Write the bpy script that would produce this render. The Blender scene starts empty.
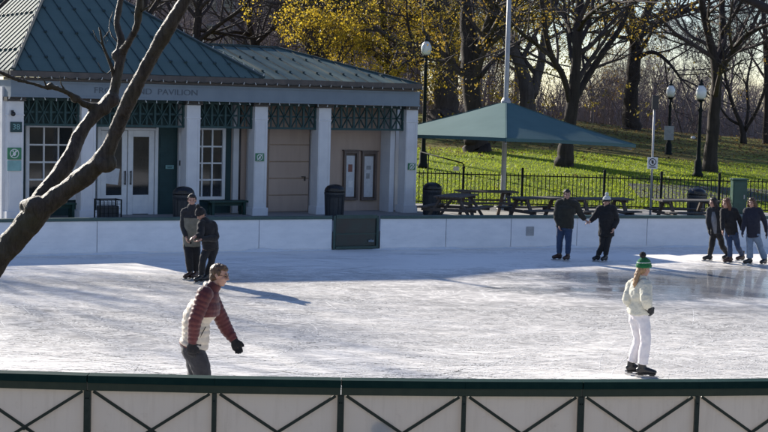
import bpy, bmesh, math, random
from mathutils import Vector, Matrix, Quaternion
V = Vector
PI = math.pi
rad = math.radians
scene = bpy.context.scene
COL = scene.collection

# ------------------------------------------------------------------ camera
PITCH, ROLL, CAMH, FPX = math.atan(116/1500), rad(1.5), 3.75, 1500.0
cam_d = bpy.data.cameras.new('camera')
cam = bpy.data.objects.new('camera', cam_d); COL.objects.link(cam)
cam_d.sensor_width = 36; cam_d.lens = 36*FPX/768
cam_d.clip_start = .1; cam_d.clip_end = 6000
CR = Matrix.Rotation(PI/2-PITCH, 3, 'X') @ Matrix.Rotation(ROLL, 3, 'Z')
cam.matrix_world = Matrix.Translation((0, 0, CAMH)) @ CR.to_4x4()
scene.camera = cam

def ray(x, y): return CR @ V(((x-384)/FPX, -(y-216)/FPX, -1))
def at(x, y, Y):                     # point seen at photo pixel (x, y) at distance Y
    d = ray(x, y); return V((0, 0, CAMH)) + d*(Y/d.y)
def atz(x, y, z=0):                  # same, on the level z
    d = ray(x, y); return V((0, 0, CAMH)) + d*((z-CAMH)/d.z)

# ------------------------------------------------------------------ materials
def new_mat(name):
    m = bpy.data.materials.new(name); m.use_nodes = True
    nt = m.node_tree; nt.nodes.clear()
    out = nt.nodes.new('ShaderNodeOutputMaterial'); b = nt.nodes.new('ShaderNodeBsdfPrincipled')
    nt.links.new(b.outputs[0], out.inputs[0])
    return m, nt, b, out
def N(nt, t, **kw):
    n = nt.nodes.new(t)
    for k, v in kw.items():
        if k in n.inputs: n.inputs[k].default_value = v
        else: setattr(n, k, v)
    return n
def ramp(nt, src, stops):
    r = nt.nodes.new('ShaderNodeValToRGB'); nt.links.new(src, r.inputs[0])
    e = r.color_ramp.elements
    while len(e) < len(stops): e.new(.5)
    for el, (p, c) in zip(e, stops):
        el.position = p; el.color = (*c, 1) if len(c) == 3 else c
    return r.outputs[0]
def mixc(nt, f, a, b, bt='MIX'):
    m = nt.nodes.new('ShaderNodeMix'); m.data_type = 'RGBA'; m.blend_type = bt
    for s, i in ((f, 0), (a, 6), (b, 7)):
        if hasattr(s, 'links'): nt.links.new(s, m.inputs[i])
        else: m.inputs[i].default_value = s if i == 0 else (*s, 1)
    return m.outputs[2]
def math_n(nt, op, a, b=None, c=None, clamp=False):
    m = nt.nodes.new('ShaderNodeMath'); m.operation = op; m.use_clamp = clamp
    for i, s in enumerate((a, b, c)):
        if s is None: continue
        if hasattr(s, 'links'): nt.links.new(s, m.inputs[i])
        else: m.inputs[i].default_value = s
    return m.outputs[0]
def coords(nt, kind='Object', scale=(1, 1, 1), rot=(0, 0, 0)):
    t = nt.nodes.new('ShaderNodeTexCoord'); mp = nt.nodes.new('ShaderNodeMapping')
    mp.inputs['Scale'].default_value = scale; mp.inputs['Rotation'].default_value = rot
    nt.links.new(t.outputs[kind], mp.inputs[0]); return mp.outputs[0]
def noise(nt, vec, scale, detail=4, rough=.55, dist=0):
    n = N(nt, 'ShaderNodeTexNoise', Scale=scale, Detail=detail, Roughness=rough, Distortion=dist)
    nt.links.new(vec, n.inputs['Vector']); return n.outputs[0]
def bump(nt, b, h, strength=.3, dist=.02):
    n = N(nt, 'ShaderNodeBump', Strength=strength, Distance=dist)
    nt.links.new(h, n.inputs['Height']); nt.links.new(n.outputs[0], b.inputs['Normal'])
def mat(name, c, rough=.6, c2=None, scale=6, metal=0, bstr=0, bscale=40, spec=.5, sx=(1, 1, 1), lo=.35, hi=.7):
    m, nt, b, _ = new_mat(name)
    b.inputs['Roughness'].default_value = rough; b.inputs['Metallic'].default_value = metal
    b.inputs['Specular IOR Level'].default_value = spec
    b.inputs['Base Color'].default_value = (*c, 1)
    if c2 is None: c2 = tuple(x*.72 for x in c)
    vec = coords(nt, 'Object', sx)
    nt.links.new(ramp(nt, noise(nt, vec, scale), [(lo, c), (hi, c2)]), b.inputs['Base Color'])
    if bstr: bump(nt, b, noise(nt, vec, bscale), bstr)
    return m

M = {}
M['white_paint'] = mat('white_paint', (.70, .70, .71), .55, (.62, .62, .64), 3)
M['white_trim'] = mat('white_trim', (.78, .78, .77), .5, (.68, .69, .70), 5)
M['fascia'] = mat('fascia_paint', (.18, .225, .265), .55, (.15, .19, .23), 2)
M['gutter'] = mat('gutter_metal', (.055, .05, .05), .45, (.09, .075, .07), 4, metal=.3)
M['green_wall'] = mat('green_wall', (.018, .058, .062), .6, (.013, .044, .048), 4)
M['lattice'] = mat('lattice_paint', (.018, .060, .060), .6, (.012, .045, .047), 8)
M['peach'] = mat('peach_wall', (.50, .38, .305), .75, (.43, .325, .26), 1.8, bstr=.1, sx=(2.5, 2.5, .5), lo=.3, hi=.75)
M['bench'] = mat('bench_paint', (.012, .055, .045), .6)
M['dark_metal'] = mat('dark_metal', (.010, .013, .013), .75, (.016, .02, .02), 10, spec=.15)
M['bin'] = mat('bin_plastic', (.018, .022, .028), .5, (.03, .034, .04), 6)
M['bag'] = mat('bag_plastic', (.012, .012, .014), .3, bstr=.6, bscale=30)
M['pole_grey'] = mat('pole_grey', (.40, .40, .40), .5, (.30, .30, .31), 3, metal=.2)
M['sign_green'] = mat('sign_green', (.03, .22, .10), .4)
M['sign_teal'] = mat('sign_teal', (.22, .42, .42), .5)
M['sign_white'] = mat('sign_white', (.75, .75, .75), .4, (.66, .66, .67), 12)
M['sign_grey'] = mat('sign_grey', (.34, .35, .36), .5)
M['black'] = mat('black_plastic', (.015, .015, .017), .4)
M['letter'] = mat('letter_metal', (.085, .11, .14), .5)
M['red'] = mat('red_box', (.28, .025, .02), .4)
M['globe'] = mat('globe_glass', (.82, .82, .80), .25, (.74, .74, .73), 8)
M['bulb'] = mat('bulb_glass', (.62, .62, .58), .2)
M['wire'] = mat('wire', (.01, .02, .015), .6)
M['case_wood'] = mat('case_wood', (.16, .12, .10), .5, (.11, .08, .07), 14, sx=(1, 1, .2))
M['paper'] = mat('paper', (.66, .67, .68), .7, (.55, .56, .58), 9)
M['paper_red'] = mat('paper_red', (.28, .12, .09), .7)
def board_mat():
    m, nt, b, _ = new_mat('dasher_board'); o = coords(nt, 'Object')
    n1 = noise(nt, coords(nt, 'Object', (1, 1, 2.5)), 2.2, 5, .6); n2 = noise(nt, coords(nt, 'Object', (1.1, 1.1, 9), (.12, .2, 0)), 3.0, 6, .8, 1.4)
    c = ramp(nt, n1, [(.35, (.76, .77, .80)), (.75, (.64, .66, .70))])
    sep = nt.nodes.new('ShaderNodeSeparateXYZ'); nt.links.new(o, sep.inputs[0])
    low = math_n(nt, 'SUBTRACT', .70, sep.outputs[2], clamp=True)
    sc = math_n(nt, 'MULTIPLY', ramp(nt, n2, [(.60, (0, 0, 0)), (.72, (1, 1, 1))]), math_n(nt, 'ADD', .15, low))
    c = mixc(nt, math_n(nt, 'MULTIPLY', sc, .7, clamp=True), c, (.30, .32, .35)); nt.links.new(c, b.inputs['Base Color'])
    b.inputs['Roughness'].default_value = .45; return m
M['board'] = board_mat()
M['snow'] = mat('shaved_snow', (.84, .85, .86), .8, (.76, .78, .80), 8, bstr=.4)
M['cap'] = mat('cap_rail', (.018, .06, .06), .45, (.03, .08, .08), 5)
M['green_rail'] = mat('green_rail', (.010, .032, .027), .65, (.016, .042, .032), 9, bstr=.05, spec=.08)
M['olive_rail'] = mat('olive_rail', (.05, .058, .03), .5, (.035, .045, .024), 9)
M['iron'] = mat('brace_iron', (.022, .03, .018), .5, (.04, .045, .03), 18)
def panel_mat():
    m = mat('front_panel', (.68, .63, .58), .5, (.62, .57, .53), 2.5, lo=.3, hi=.8); nt = m.node_tree
    bs = [n for n in nt.nodes if n.type == 'BSDF_PRINCIPLED'][0]; out = [n for n in nt.nodes if n.type == 'OUTPUT_MATERIAL'][0]
    v = noise(nt, coords(nt, 'Object', (7, 7, .5)), 2.0, 5, .7); v2 = noise(nt, coords(nt, 'Object'), 5, 6, .75)
    old = bs.inputs['Base Color'].links[0].from_socket
    dirt = math_n(nt, 'ADD', math_n(nt, 'MULTIPLY', ramp(nt, v, [(.5, (0, 0, 0)), (.75, (1, 1, 1))]), .28), math_n(nt, 'MULTIPLY', ramp(nt, v2, [(.60, (0, 0, 0)), (.72, (1, 1, 1))]), .30))
    nt.links.new(mixc(nt, dirt, old, (.33, .28, .25)), bs.inputs['Base Color'])
    tr = N(nt, 'ShaderNodeBsdfTranslucent'); tr.inputs[0].default_value = (.71, .67, .62, 1)
    mx = N(nt, 'ShaderNodeMixShader'); mx.inputs[0].default_value = .28
    nt.links.new(bs.outputs[0], mx.inputs[1]); nt.links.new(tr.outputs[0], mx.inputs[2]); nt.links.new(mx.outputs[0], out.inputs[0]); return m
M['front_panel'] = panel_mat()
M['table_wood'] = mat('table_wood', (.075, .07, .066), .8, (.05, .047, .044), 12, sx=(.3, 3, 1))
M['brown_wood'] = mat('brown_wood', (.10, .075, .06), .7, (.07, .05, .04), 12, sx=(.3, 3, 1))
M['gate_mesh'] = mat('gate_panel', (.012, .030, .032), .35, (.02, .016, .018), 2.5)
M['gate_frame'] = mat('gate_frame', (.02, .06, .055), .45)
M['cabinet'] = mat('cabinet_paint', (.015, .07, .055), .45)
M['skin'] = mat('skin', (.43, .25, .19), .5, (.38, .21, .16), 12)
M['eye'] = mat('eye_dark', (.03, .02, .018), .2)
M['lip'] = mat('lip', (.36, .13, .11), .5)
M['glasses'] = mat('glasses_frame', (.02, .018, .018), .3)
M['blade'] = mat('blade_steel', (.55, .56, .58), .25, metal=.9)
M['boot_black'] = mat('boot_black', (.012, .012, .013), .35, (.02, .02, .022), 12)
M['boot_brown'] = mat('boot_brown', (.055, .025, .018), .4, (.035, .017, .013), 12)

def cloth(name, c, c2=None, rough=.85, scale=14, bstr=.25):
    m = mat(name, c, rough, c2 or tuple(x*.7 for x in c), scale, bstr=bstr, bscale=90, spec=.25)
    nt = m.node_tree
    b = [n for n in nt.nodes if n.type == 'BSDF_PRINCIPLED'][0]
    b.inputs['Sheen Weight'].default_value = .15
    return m
CL = dict(
    maroon=cloth('maroon_nylon', (.105, .026, .028), (.07, .017, .02), .55),
    cream=cloth('cream_nylon', (.60, .53, .44), (.50, .44, .36), .6),
    charcoal=cloth('charcoal_denim', (.045, .045, .05), (.03, .03, .034)),
    black=cloth('black_cloth', (.012, .012, .014), (.02, .02, .023)),
    leggings=cloth('black_leggings', (.010, .010, .012), (.016, .016, .018), .7),
    fleece=cloth('cream_fleece', (.62, .60, .51), (.54, .52, .43), .95, 60, .35),
    white=cloth('white_denim', (.74, .71, .72), (.66, .62, .64)),
    hatgreen=cloth('green_knit', (.012, .15, .05), (.008, .10, .035), .9, 60, .6),
    hatwhite=cloth('white_knit', (.62, .64, .62), (.46, .48, .47), .9, 60, .6),
    pomblack=cloth('black_pom', (.02, .02, .022), None, .95, 60, 1),
    olive=cloth('olive_fleece', (.19, .185, .155), (.14, .14, .115)),
    dark=cloth('dark_fleece', (.022, .024, .028), (.03, .03, .034)),
    brownj=cloth('dark_olive_jacket', (.030, .030, .024), (.02, .02, .017)),
    tan=cloth('tan_fleece', (.42, .34, .25), (.30, .24, .17)),
    jeans=cloth('blue_jeans', (.035, .06, .12), (.025, .042, .09)),
    ljeans=cloth('light_jeans', (.19, .25, .34), (.14, .19, .27)),
    navy=cloth('navy_jacket', (.016, .018, .032), (.022, .024, .04)),
    greyvest=cloth('grey_front', (.20, .21, .24), (.14, .15, .17)),
    hair_brown=mat('hair_brown', (.10, .052, .024), .45, (.055, .028, .014), 40, bstr=.5, bscale=120, sx=(1, 1, .2)),
    hair_dark=mat('hair_dark', (.020, .013, .010), .5, (.012, .008, .007), 40, bstr=.5, bscale=120, sx=(1, 1, .2)),
    hair_auburn=mat('hair_auburn', (.16, .06, .028), .5, (.09, .035, .018), 40, bstr=.5, bscale=120, sx=(1, 1, .2)),
    hair_blond=mat('hair_blond', (.36, .22, .11), .5, (.24, .14, .07), 40, bstr=.5, bscale=120, sx=(1, 1, .2)),
)

def roof_mat():
    m, nt, b, _ = new_mat('roof_copper')
    vec = coords(nt, 'Object', (1, 1, 1))
    n1 = noise(nt, vec, 1.3, 6, .65); n2 = noise(nt, coords(nt, 'Object', (6, .6, .6)), 4, 4)
    c = mixc(nt, n2, ramp(nt, n1, [(.3, (.085, .132, .120)), (.7, (.135, .185, .168))]), (.105, .152, .138))
    nt.links.new(c, b.inputs['Base Color'])
    b.inputs['Roughness'].default_value = .75; b.inputs['Specular IOR Level'].default_value = .12
    bump(nt, b, noise(nt, vec, 3, 3), .12, .05)
    return m
M['roof'] = roof_mat()
M['seam'] = mat('roof_seam', (.03, .06, .065), .7)

def glass_mat():
    m, nt, b, _ = new_mat('window_glass')
    vec = coords(nt, 'Object')
    nt.links.new(ramp(nt, noise(nt, vec, 1.6, 2), [(.35, (.012, .016, .018)), (.7, (.03, .034, .036))]), b.inputs['Base Color'])
    b.inputs['Roughness'].default_value = .06; b.inputs['Specular IOR Level'].default_value = .8
    bump(nt, b, noise(nt, vec, 1.2, 1), .04, .05)
    return m
M['glass'] = glass_mat()

def canopy_mat():
    m, nt, b, out = new_mat('canopy_fabric')
    vec = coords(nt, 'Object')
    nt.links.new(ramp(nt, noise(nt, vec, 1.2), [(.3, (.070, .150, .150)), (.7, (.090, .178, .176))]), b.inputs['Base Color'])
    b.inputs['Roughness'].default_value = .75
    tr = N(nt, 'ShaderNodeBsdfTranslucent'); tr.inputs[0].default_value = (.08, .20, .21, 1)
    mx = N(nt, 'ShaderNodeMixShader'); mx.inputs[0].default_value = .14
    nt.links.new(b.outputs[0], mx.inputs[1]); nt.links.new(tr.outputs[0], mx.inputs[2]); nt.links.new(mx.outputs[0], out.inputs[0])
    bump(nt, b, noise(nt, vec, 60, 2), .15, .01)
    return m
M['canopy'] = canopy_mat()

def bark_mat(name, c, c2, moss=None, scale=9):
    m, nt, b, _ = new_mat(name)
    vec = coords(nt, 'Object', (1, 1, .22))
    n1 = noise(nt, vec, scale, 6, .7, .4)
    col = ramp(nt, n1, [(.3, c2), (.65, c)])
    if moss:
        n2 = noise(nt, coords(nt, 'Object'), 2.2, 5, .65)
        col = mixc(nt, ramp(nt, n2, [(.5, (0, 0, 0)), (.68, (.75, .75, .75))]), col, moss)
    nt.links.new(col, b.inputs['Base Color']); b.inputs['Roughness'].default_value = .85
    b.inputs['Specular IOR Level'].default_value = .3
    n3 = noise(nt, coords(nt, 'Object', (1, 1, .3)), scale*3.4, 5, .7)
    bump(nt, b, math_n(nt, 'ADD', n1, math_n(nt, 'MULTIPLY', n3, .5)), .75, .035)
    return m
M['bark'] = bark_mat('bark_dark', (.055, .042, .036), (.022, .017, .015), scale=5)
M['bark_grey'] = bark_mat('bark_grey', (.105, .085, .073), (.045, .036, .032), scale=5)
M['bark_far'] = bark_mat('bark_far', (.27, .225, .23), (.16, .13, .135), scale=4)  # bark colour paled to stand for haze over the far wood
M['bark_near'] = bark_mat('bark_near', (.110, .080, .060), (.022, .015, .012), (.08, .064, .028), 38)
[n for n in M['bark_near'].node_tree.nodes if n.type == 'BSDF_PRINCIPLED'][0].inputs['Roughness'].default_value = .5
M['twig'] = bark_mat('twig_bark', (.085, .066, .06), (.045, .035, .033), scale=6)

def leaf_mat(name, cols):
    m, nt, b, out = new_mat(name)
    vec = coords(nt, 'Object')
    n = noise(nt, vec, 1.1, 3, .6); n2 = noise(nt, vec, 9, 2)
    f = math_n(nt, 'ADD', math_n(nt, 'MULTIPLY', n, .6), math_n(nt, 'MULTIPLY', n2, .4))
    c = ramp(nt, f, [(.36, cols[0]), (.5, cols[1]), (.62, cols[2])])
    nt.links.new(c, b.inputs['Base Color']); b.inputs['Roughness'].default_value = .5
    tr = N(nt, 'ShaderNodeBsdfTranslucent'); nt.links.new(c, tr.inputs[0])
    mx = N(nt, 'ShaderNodeMixShader'); mx.inputs[0].default_value = .62
    nt.links.new(b.outputs[0], mx.inputs[1]); nt.links.new(tr.outputs[0], mx.inputs[2]); nt.links.new(mx.outputs[0], out.inputs[0])
    return m
M['leaf_yellow'] = leaf_mat('leaf_yellow', [(.30, .20, .022), (.52, .37, .035), (.64, .50, .06)])
M['leaf_ochre'] = leaf_mat('leaf_ochre', [(.14, .085, .02), (.28, .18, .03), (.38, .27, .045)])
M['leaf_brown'] = leaf_mat('leaf_brown', [(.07, .042, .02), (.13, .08, .035), (.20, .13, .045)])
M['leaf_olive'] = leaf_mat('leaf_olive', [(.08, .07, .02), (.17, .14, .03), (.28, .21, .04)])

def ice_mat():
    m, nt, b, _ = new_mat('ice')
    obj = coords(nt, 'Object')
    # snow-dusted bands, longer along the skating direction
    nA = noise(nt, coords(nt, 'Object', (.13, .30, 1), (0, 0, rad(8))), 1.0, 5, .60, 1.0)
    nB = noise(nt, coords(nt, 'Object', (1.1, 1.9, 1), (0, 0, rad(-10))), 1.5, 7, .74, 1.2)
    nC = noise(nt, coords(nt, 'Object', (6.5, 7.5, 1)), 2.0, 5, .75)
    f = math_n(nt, 'ADD', math_n(nt, 'ADD', math_n(nt, 'MULTIPLY', nA, .44), math_n(nt, 'MULTIPLY', nB, .44)), math_n(nt, 'MULTIPLY', nC, .12))
    nL = noise(nt, coords(nt, 'Object', (.05, .17, 1), (0, 0, rad(14))), 1.0, 3, .5, 2.2)
    f = math_n(nt, 'ADD', f, math_n(nt, 'MULTIPLY', math_n(nt, 'SUBTRACT', nL, .5), .62))
    # fine curved blade cuts
    scr = None
    for sc, rt, seed in (((.5, .8, 1), 12, 0.), ((.8, .6, 1), -17, 5.3), ((.6, .5, 1), 38, 9.1), ((.7, .9, 1), -48, 3.7), ((1.3, 1.1, 1), 5, 2.2), ((1.1, .7, 1), -28, 7.7)):
        v = nt.nodes.new('ShaderNodeTexVoronoi'); v.feature = 'DISTANCE_TO_EDGE'; v.inputs['Scale'].default_value = 1.6
        mp = coords(nt, 'Object', sc, (0, 0, rad(rt)))
        add = nt.nodes.new('ShaderNodeVectorMath'); add.operation = 'ADD'; add.inputs[1].default_value = (seed, seed*1.7, 0)
        nz = N(nt, 'ShaderNodeTexNoise', Scale=.9, Detail=1.0)
        nt.links.new(mp, nz.inputs['Vector'])
        sc2 = nt.nodes.new('ShaderNodeVectorMath'); sc2.operation = 'MULTIPLY_ADD'; sc2.inputs[1].default_value = (1.6, 1.6, 0)
        nt.links.new(nz.outputs['Color'], sc2.inputs[0]); nt.links.new(mp, sc2.inputs[2])
        nt.links.new(sc2.outputs[0], add.inputs[0]); nt.links.new(add.outputs[0], v.inputs['Vector'])
        r = ramp(nt, v.outputs['Distance'], [(0, (1, 1, 1)), (.05, (0, 0, 0))])
        scr = r if scr is None else math_n(nt, 'MAXIMUM', scr, r)
    scr = math_n(nt, 'MULTIPLY', scr, ramp(nt, nB, [(.38, (0, 0, 0)), (.56, (1, 1, 1))]))
    snow = ramp(nt, f, [(.43, (0, 0, 0)), (.62, (1, 1, 1))])
    snow = math_n(nt, 'ADD', math_n(nt, 'MULTIPLY', snow, .54), math_n(nt, 'MULTIPLY', scr, .46), clamp=True)
    # freshly wetted smooth patch at the far right, near side whitened to paint in the sun glare
    sep = nt.nodes.new('ShaderNodeSeparateXYZ'); nt.links.new(obj, sep.inputs[0])
    X, Y = sep.outputs[0], sep.outputs[1]
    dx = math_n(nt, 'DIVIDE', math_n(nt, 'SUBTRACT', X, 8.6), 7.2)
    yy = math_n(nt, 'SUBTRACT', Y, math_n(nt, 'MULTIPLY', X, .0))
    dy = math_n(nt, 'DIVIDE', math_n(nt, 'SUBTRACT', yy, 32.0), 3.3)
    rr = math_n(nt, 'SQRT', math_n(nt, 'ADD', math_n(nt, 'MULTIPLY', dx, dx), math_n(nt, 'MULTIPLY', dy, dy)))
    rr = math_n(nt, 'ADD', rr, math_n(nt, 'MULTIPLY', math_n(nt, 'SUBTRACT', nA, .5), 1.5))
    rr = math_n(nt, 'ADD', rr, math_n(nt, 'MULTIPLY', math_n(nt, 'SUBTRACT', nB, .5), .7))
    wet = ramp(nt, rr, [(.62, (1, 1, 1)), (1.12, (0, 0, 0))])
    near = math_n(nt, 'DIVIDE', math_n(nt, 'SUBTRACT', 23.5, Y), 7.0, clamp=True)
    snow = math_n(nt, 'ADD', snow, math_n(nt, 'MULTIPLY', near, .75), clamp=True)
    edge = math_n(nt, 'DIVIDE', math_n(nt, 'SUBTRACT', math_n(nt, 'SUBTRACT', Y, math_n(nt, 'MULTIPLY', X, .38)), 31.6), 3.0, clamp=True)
    snow = math_n(nt, 'ADD', snow, math_n(nt, 'MULTIPLY', edge, .70), clamp=True)  # less skated snow by the far boards, whitened further to lift the shade there
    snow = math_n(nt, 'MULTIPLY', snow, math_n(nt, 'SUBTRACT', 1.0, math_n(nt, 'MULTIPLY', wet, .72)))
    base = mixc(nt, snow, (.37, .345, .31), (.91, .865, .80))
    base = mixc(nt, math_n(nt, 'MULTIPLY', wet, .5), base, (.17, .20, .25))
    nt.links.new(base, b.inputs['Base Color'])
    ro = math_n(nt, 'ADD', .30, math_n(nt, 'MULTIPLY', snow, .35))
    ro = math_n(nt, 'SUBTRACT', ro, math_n(nt, 'MULTIPLY', wet, .27), clamp=True)
    nt.links.new(ro, b.inputs['Roughness'])
    b.inputs['IOR'].default_value = 1.31
    bump(nt, b, math_n(nt, 'ADD', math_n(nt, 'MULTIPLY', f, 1.0), math_n(nt, 'MULTIPLY', scr, .3)), .03, .02)
    return m
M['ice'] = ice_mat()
M['skate_mark'] = mat('skate_mark', (.93, .91, .87), .8, (.80, .78, .75), 3)

def grass_mat():
    m, nt, b, _ = new_mat('grass')
    obj = coords(nt, 'Object')
    n1 = noise(nt, obj, .22, 5, .6); n2 = noise(nt, obj, 2.2, 6, .7); n3 = noise(nt, obj, 14, 4, .7)
    g = ramp(nt, n3, [(.3, (.11, .165, .018)), (.68, (.19, .25, .032))])
    g = mixc(nt, ramp(nt, n2, [(.40, (0, 0, 0)), (.75, (.6, .6, .6))]), g, (.21, .22, .035))
    # leaf litter up the slope
    sep = nt.nodes.new('ShaderNodeSeparateXYZ'); nt.links.new(obj, sep.inputs[0])
    up = math_n(nt, 'DIVIDE', math_n(nt, 'SUBTRACT', sep.outputs[1], 57.0), 8.0, clamp=True)
    lit = math_n(nt, 'ADD', math_n(nt, 'MULTIPLY', up, .62), math_n(nt, 'MULTIPLY', math_n(nt, 'SUBTRACT', n2, .5), 1.6))
    lit = math_n(nt, 'ADD', lit, math_n(nt, 'MULTIPLY', math_n(nt, 'SUBTRACT', n1, .5), 1.1))
    lf = ramp(nt, n3, [(.3, (.085, .05, .02)), (.7, (.17, .10, .035))])
    c = mixc(nt, ramp(nt, lit, [(.22, (0, 0, 0)), (.62, (.72, .72, .72))]), g, lf)
    nt.links.new(c, b.inputs['Base Color']); b.inputs['Roughness'].default_value = .9
    b.inputs['Specular IOR Level'].default_value = .15
    bump(nt, b, math_n(nt, 'ADD', n3, math_n(nt, 'MULTIPLY', n2, 1.5)), .7, .10)
    return m
M['grass'] = grass_mat()
M['grass_blade'] = leaf_mat('grass_blade', [(.24, .32, .022), (.29, .36, .028), (.34, .39, .038)])
M['soil'] = mat('soil', (.09, .07, .045), .95, (.055, .06, .025), 1.2, bstr=.4)
M['concrete'] = mat('patio_concrete', (.33, .32, .31), .85, (.26, .255, .25), 1.2, bstr=.1)
M['asphalt'] = mat('path_asphalt', (.055, .055, .06), .85, (.075, .075, .08), 3)

def brick_mat(name, c1, c2, mortar):
    m, nt, b, _ = new_mat(name)
    br = nt.nodes.new('ShaderNodeTexBrick'); br.inputs['Scale'].default_value = 1
    br.inputs['Brick Width'].default_value = .5; br.inputs['Row Height'].default_value = .16; br.inputs['Mortar Size'].default_value = .015
    br.inputs['Color1'].default_value = (*c1, 1); br.inputs['Color2'].default_value = (*c2, 1); br.inputs['Mortar'].default_value = (*mortar, 1)
    nt.links.new(coords(nt, 'Object', (1, 1, 1), (PI/2, 0, 0)), br.inputs['Vector'])
    nt.links.new(mixc(nt, noise(nt, coords(nt, 'Object'), .5), br.outputs[0], tuple(x*.8 for x in c1)), b.inputs['Base Color'])
    b.inputs['Roughness'].default_value = .85
    return m
M['brick_a'] = brick_mat('brick_red', (.20, .10, .085), (.24, .125, .10), (.25, .22, .20))
M['brick_b'] = brick_mat('brick_mauve', (.20, .15, .15), (.235, .18, .175), (.26, .24, .23))
M['stone_c'] = mat('stone_grey', (.27, .26, .27), .85, (.21, .20, .21), .6)
M['slate'] = mat('slate', (.05, .055, .065), .7)

# ------------------------------------------------------------------ mesh builder
class MB:
    def __init__(self): self.v = []; self.f = []; self.mi = []
    def add(self, vs, fs, mi=0):
        o = len(self.v); self.v += [tuple(p) for p in vs]
        self.f += [tuple(i+o for i in f) for f in fs]; self.mi += [mi]*len(fs); return self
    def box(self, c, s, rot=None, mi=0):
        c = V(c); x, y, z = s[0]/2, s[1]/2, s[2]/2
        vs = [V((a*x, b*y, d*z)) for d in (-1, 1) for b in (-1, 1) for a in (-1, 1)]
        if rot is not None: vs = [rot @ p for p in vs]
        return self.add([p+c for p in vs], [(0, 2, 3, 1), (4, 5, 7, 6), (0, 1, 5, 4), (2, 6, 7, 3), (0, 4, 6, 2), (1, 3, 7, 5)], mi)
    def bar(self, a, b, w, h, up=(0, 0, 1), mi=0):     # rectangular bar from a to b
        a, b = V(a), V(b); d = b-a; L = d.length
        if L < 1e-6: return self
        x = d/L; y = V(up).cross(x)
        if y.length < 1e-4: y = V((1, 0, 0)).cross(x)
        y.normalize(); z = x.cross(y)
        R = Matrix((x, y, z)).transposed()
        return self.box((a+b)/2, (L, w, h), R, mi)
    def quad(self, *p, mi=0): return self.add(p, [tuple(range(len(p)))], mi)
    def tube(self, pts, radii, n=8, cap=True, side=None, mi=0):   # radii: number or (r_side, r_other)
        pts = [V(p) for p in pts]; m = len(pts)
        vs = []; prev = None
        for i, p in enumerate(pts):
            t = (pts[min(i+1, m-1)]-pts[max(i-1, 0)])
            t = t.normalized() if t.length > 1e-9 else V((0, 0, 1))
            if side is not None: s = V(side)
            elif prev is not None: s = prev
            else: s = V((0, 1, 0)) if abs(t.y) < .8 else V((1, 0, 0))
            s = s - t*s.dot(t)
            if s.length < 1e-5: s = t.orthogonal()
            s.normalize(); prev = s; w = t.cross(s)
            r = radii[i]; ra, rb = r if isinstance(r, (tuple, list)) else (r, r)
            vs += [p + s*(ra*math.cos(2*PI*k/n)) + w*(rb*math.sin(2*PI*k/n)) for k in range(n)]
        fs = [(i*n+k, i*n+(k+1) % n, (i+1)*n+(k+1) % n, (i+1)*n+k) for i in range(m-1) for k in range(n)]
        if cap: fs += [tuple(range(n-1, -1, -1)), tuple((m-1)*n+k for k in range(n))]
        return self.add(vs, fs, mi)
    def ell(self, c, r, R=None, nu=14, nv=9, mi=0):
        c = V(c); vs = []; fs = []
        for j in range(1, nv):
            th = PI*j/nv
            for i in range(nu):
                a = 2*PI*i/nu
                p = V((r[0]*math.sin(th)*math.cos(a), r[1]*math.sin(th)*math.sin(a), r[2]*math.cos(th)))
                vs.append(c + (R @ p if R is not None else p))
        for s in (1, -1):
            p = V((0, 0, s*r[2])); vs.append(c + (R @ p if R is not None else p))
        t, bo = len(vs)-2, len(vs)-1
        for j in range(nv-2):
            for i in range(nu):
                fs.append((j*nu+i, (j+1)*nu+i, (j+1)*nu+(i+1) % nu, j*nu+(i+1) % nu))
        for i in range(nu):
            fs.append((t, i, (i+1) % nu)); fs.append((bo, (nv-2)*nu+(i+1) % nu, (nv-2)*nu+i))
        return self.add(vs, fs, mi)
    def lathe(self, c, prof, n=20, mi=0):               # profile of (r, z) from bottom to top
        c = V(c); m = len(prof)
        vs = [c+V((r*math.cos(2*PI*k/n), r*math.sin(2*PI*k/n), z)) for r, z in prof for k in range(n)]
        fs = [(i*n+k, i*n+(k+1) % n, (i+1)*n+(k+1) % n, (i+1)*n+k) for i in range(m-1) for k in range(n)]
        fs += [tuple(range(n-1, -1, -1)), tuple((m-1)*n+k for k in range(n))]
        return self.add(vs, fs, mi)
    def prism(self, poly, z0, z1, mi=0):
        n = len(poly)
        vs = [(p[0], p[1], z0) for p in poly]+[(p[0], p[1], z1) for p in poly]
        fs = [tuple(range(n-1, -1, -1)), tuple(range(n, 2*n))]+[(i, (i+1) % n, n+(i+1) % n, n+i) for i in range(n)]
        return self.add(vs, fs, mi)
    def mesh(self, name, mats, smooth=False):
        me = bpy.data.meshes.new(name); me.from_pydata(self.v, [], self.f)
        for m in (mats if isinstance(mats, (list, tuple)) else [mats]): me.materials.append(m)
        if any(self.mi): me.polygons.foreach_set('material_index', self.mi)
        if smooth: me.polygons.foreach_set('use_smooth', [True]*len(me.polygons))
        me.update(); return me
    def build(self, name, mats, parent=None, smooth=False, loc=None, bevel=0):
        o = bpy.data.objects.new(name, self.mesh(name, mats, smooth)); COL.objects.link(o)
        if parent is not None: o.parent = parent
        if loc is not None: o.location = loc
        if bevel:
            b = o.modifiers.new('bevel', 'BEVEL'); b.width = bevel; b.segments = 2; b.limit_method = 'ANGLE'
        return o

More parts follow.
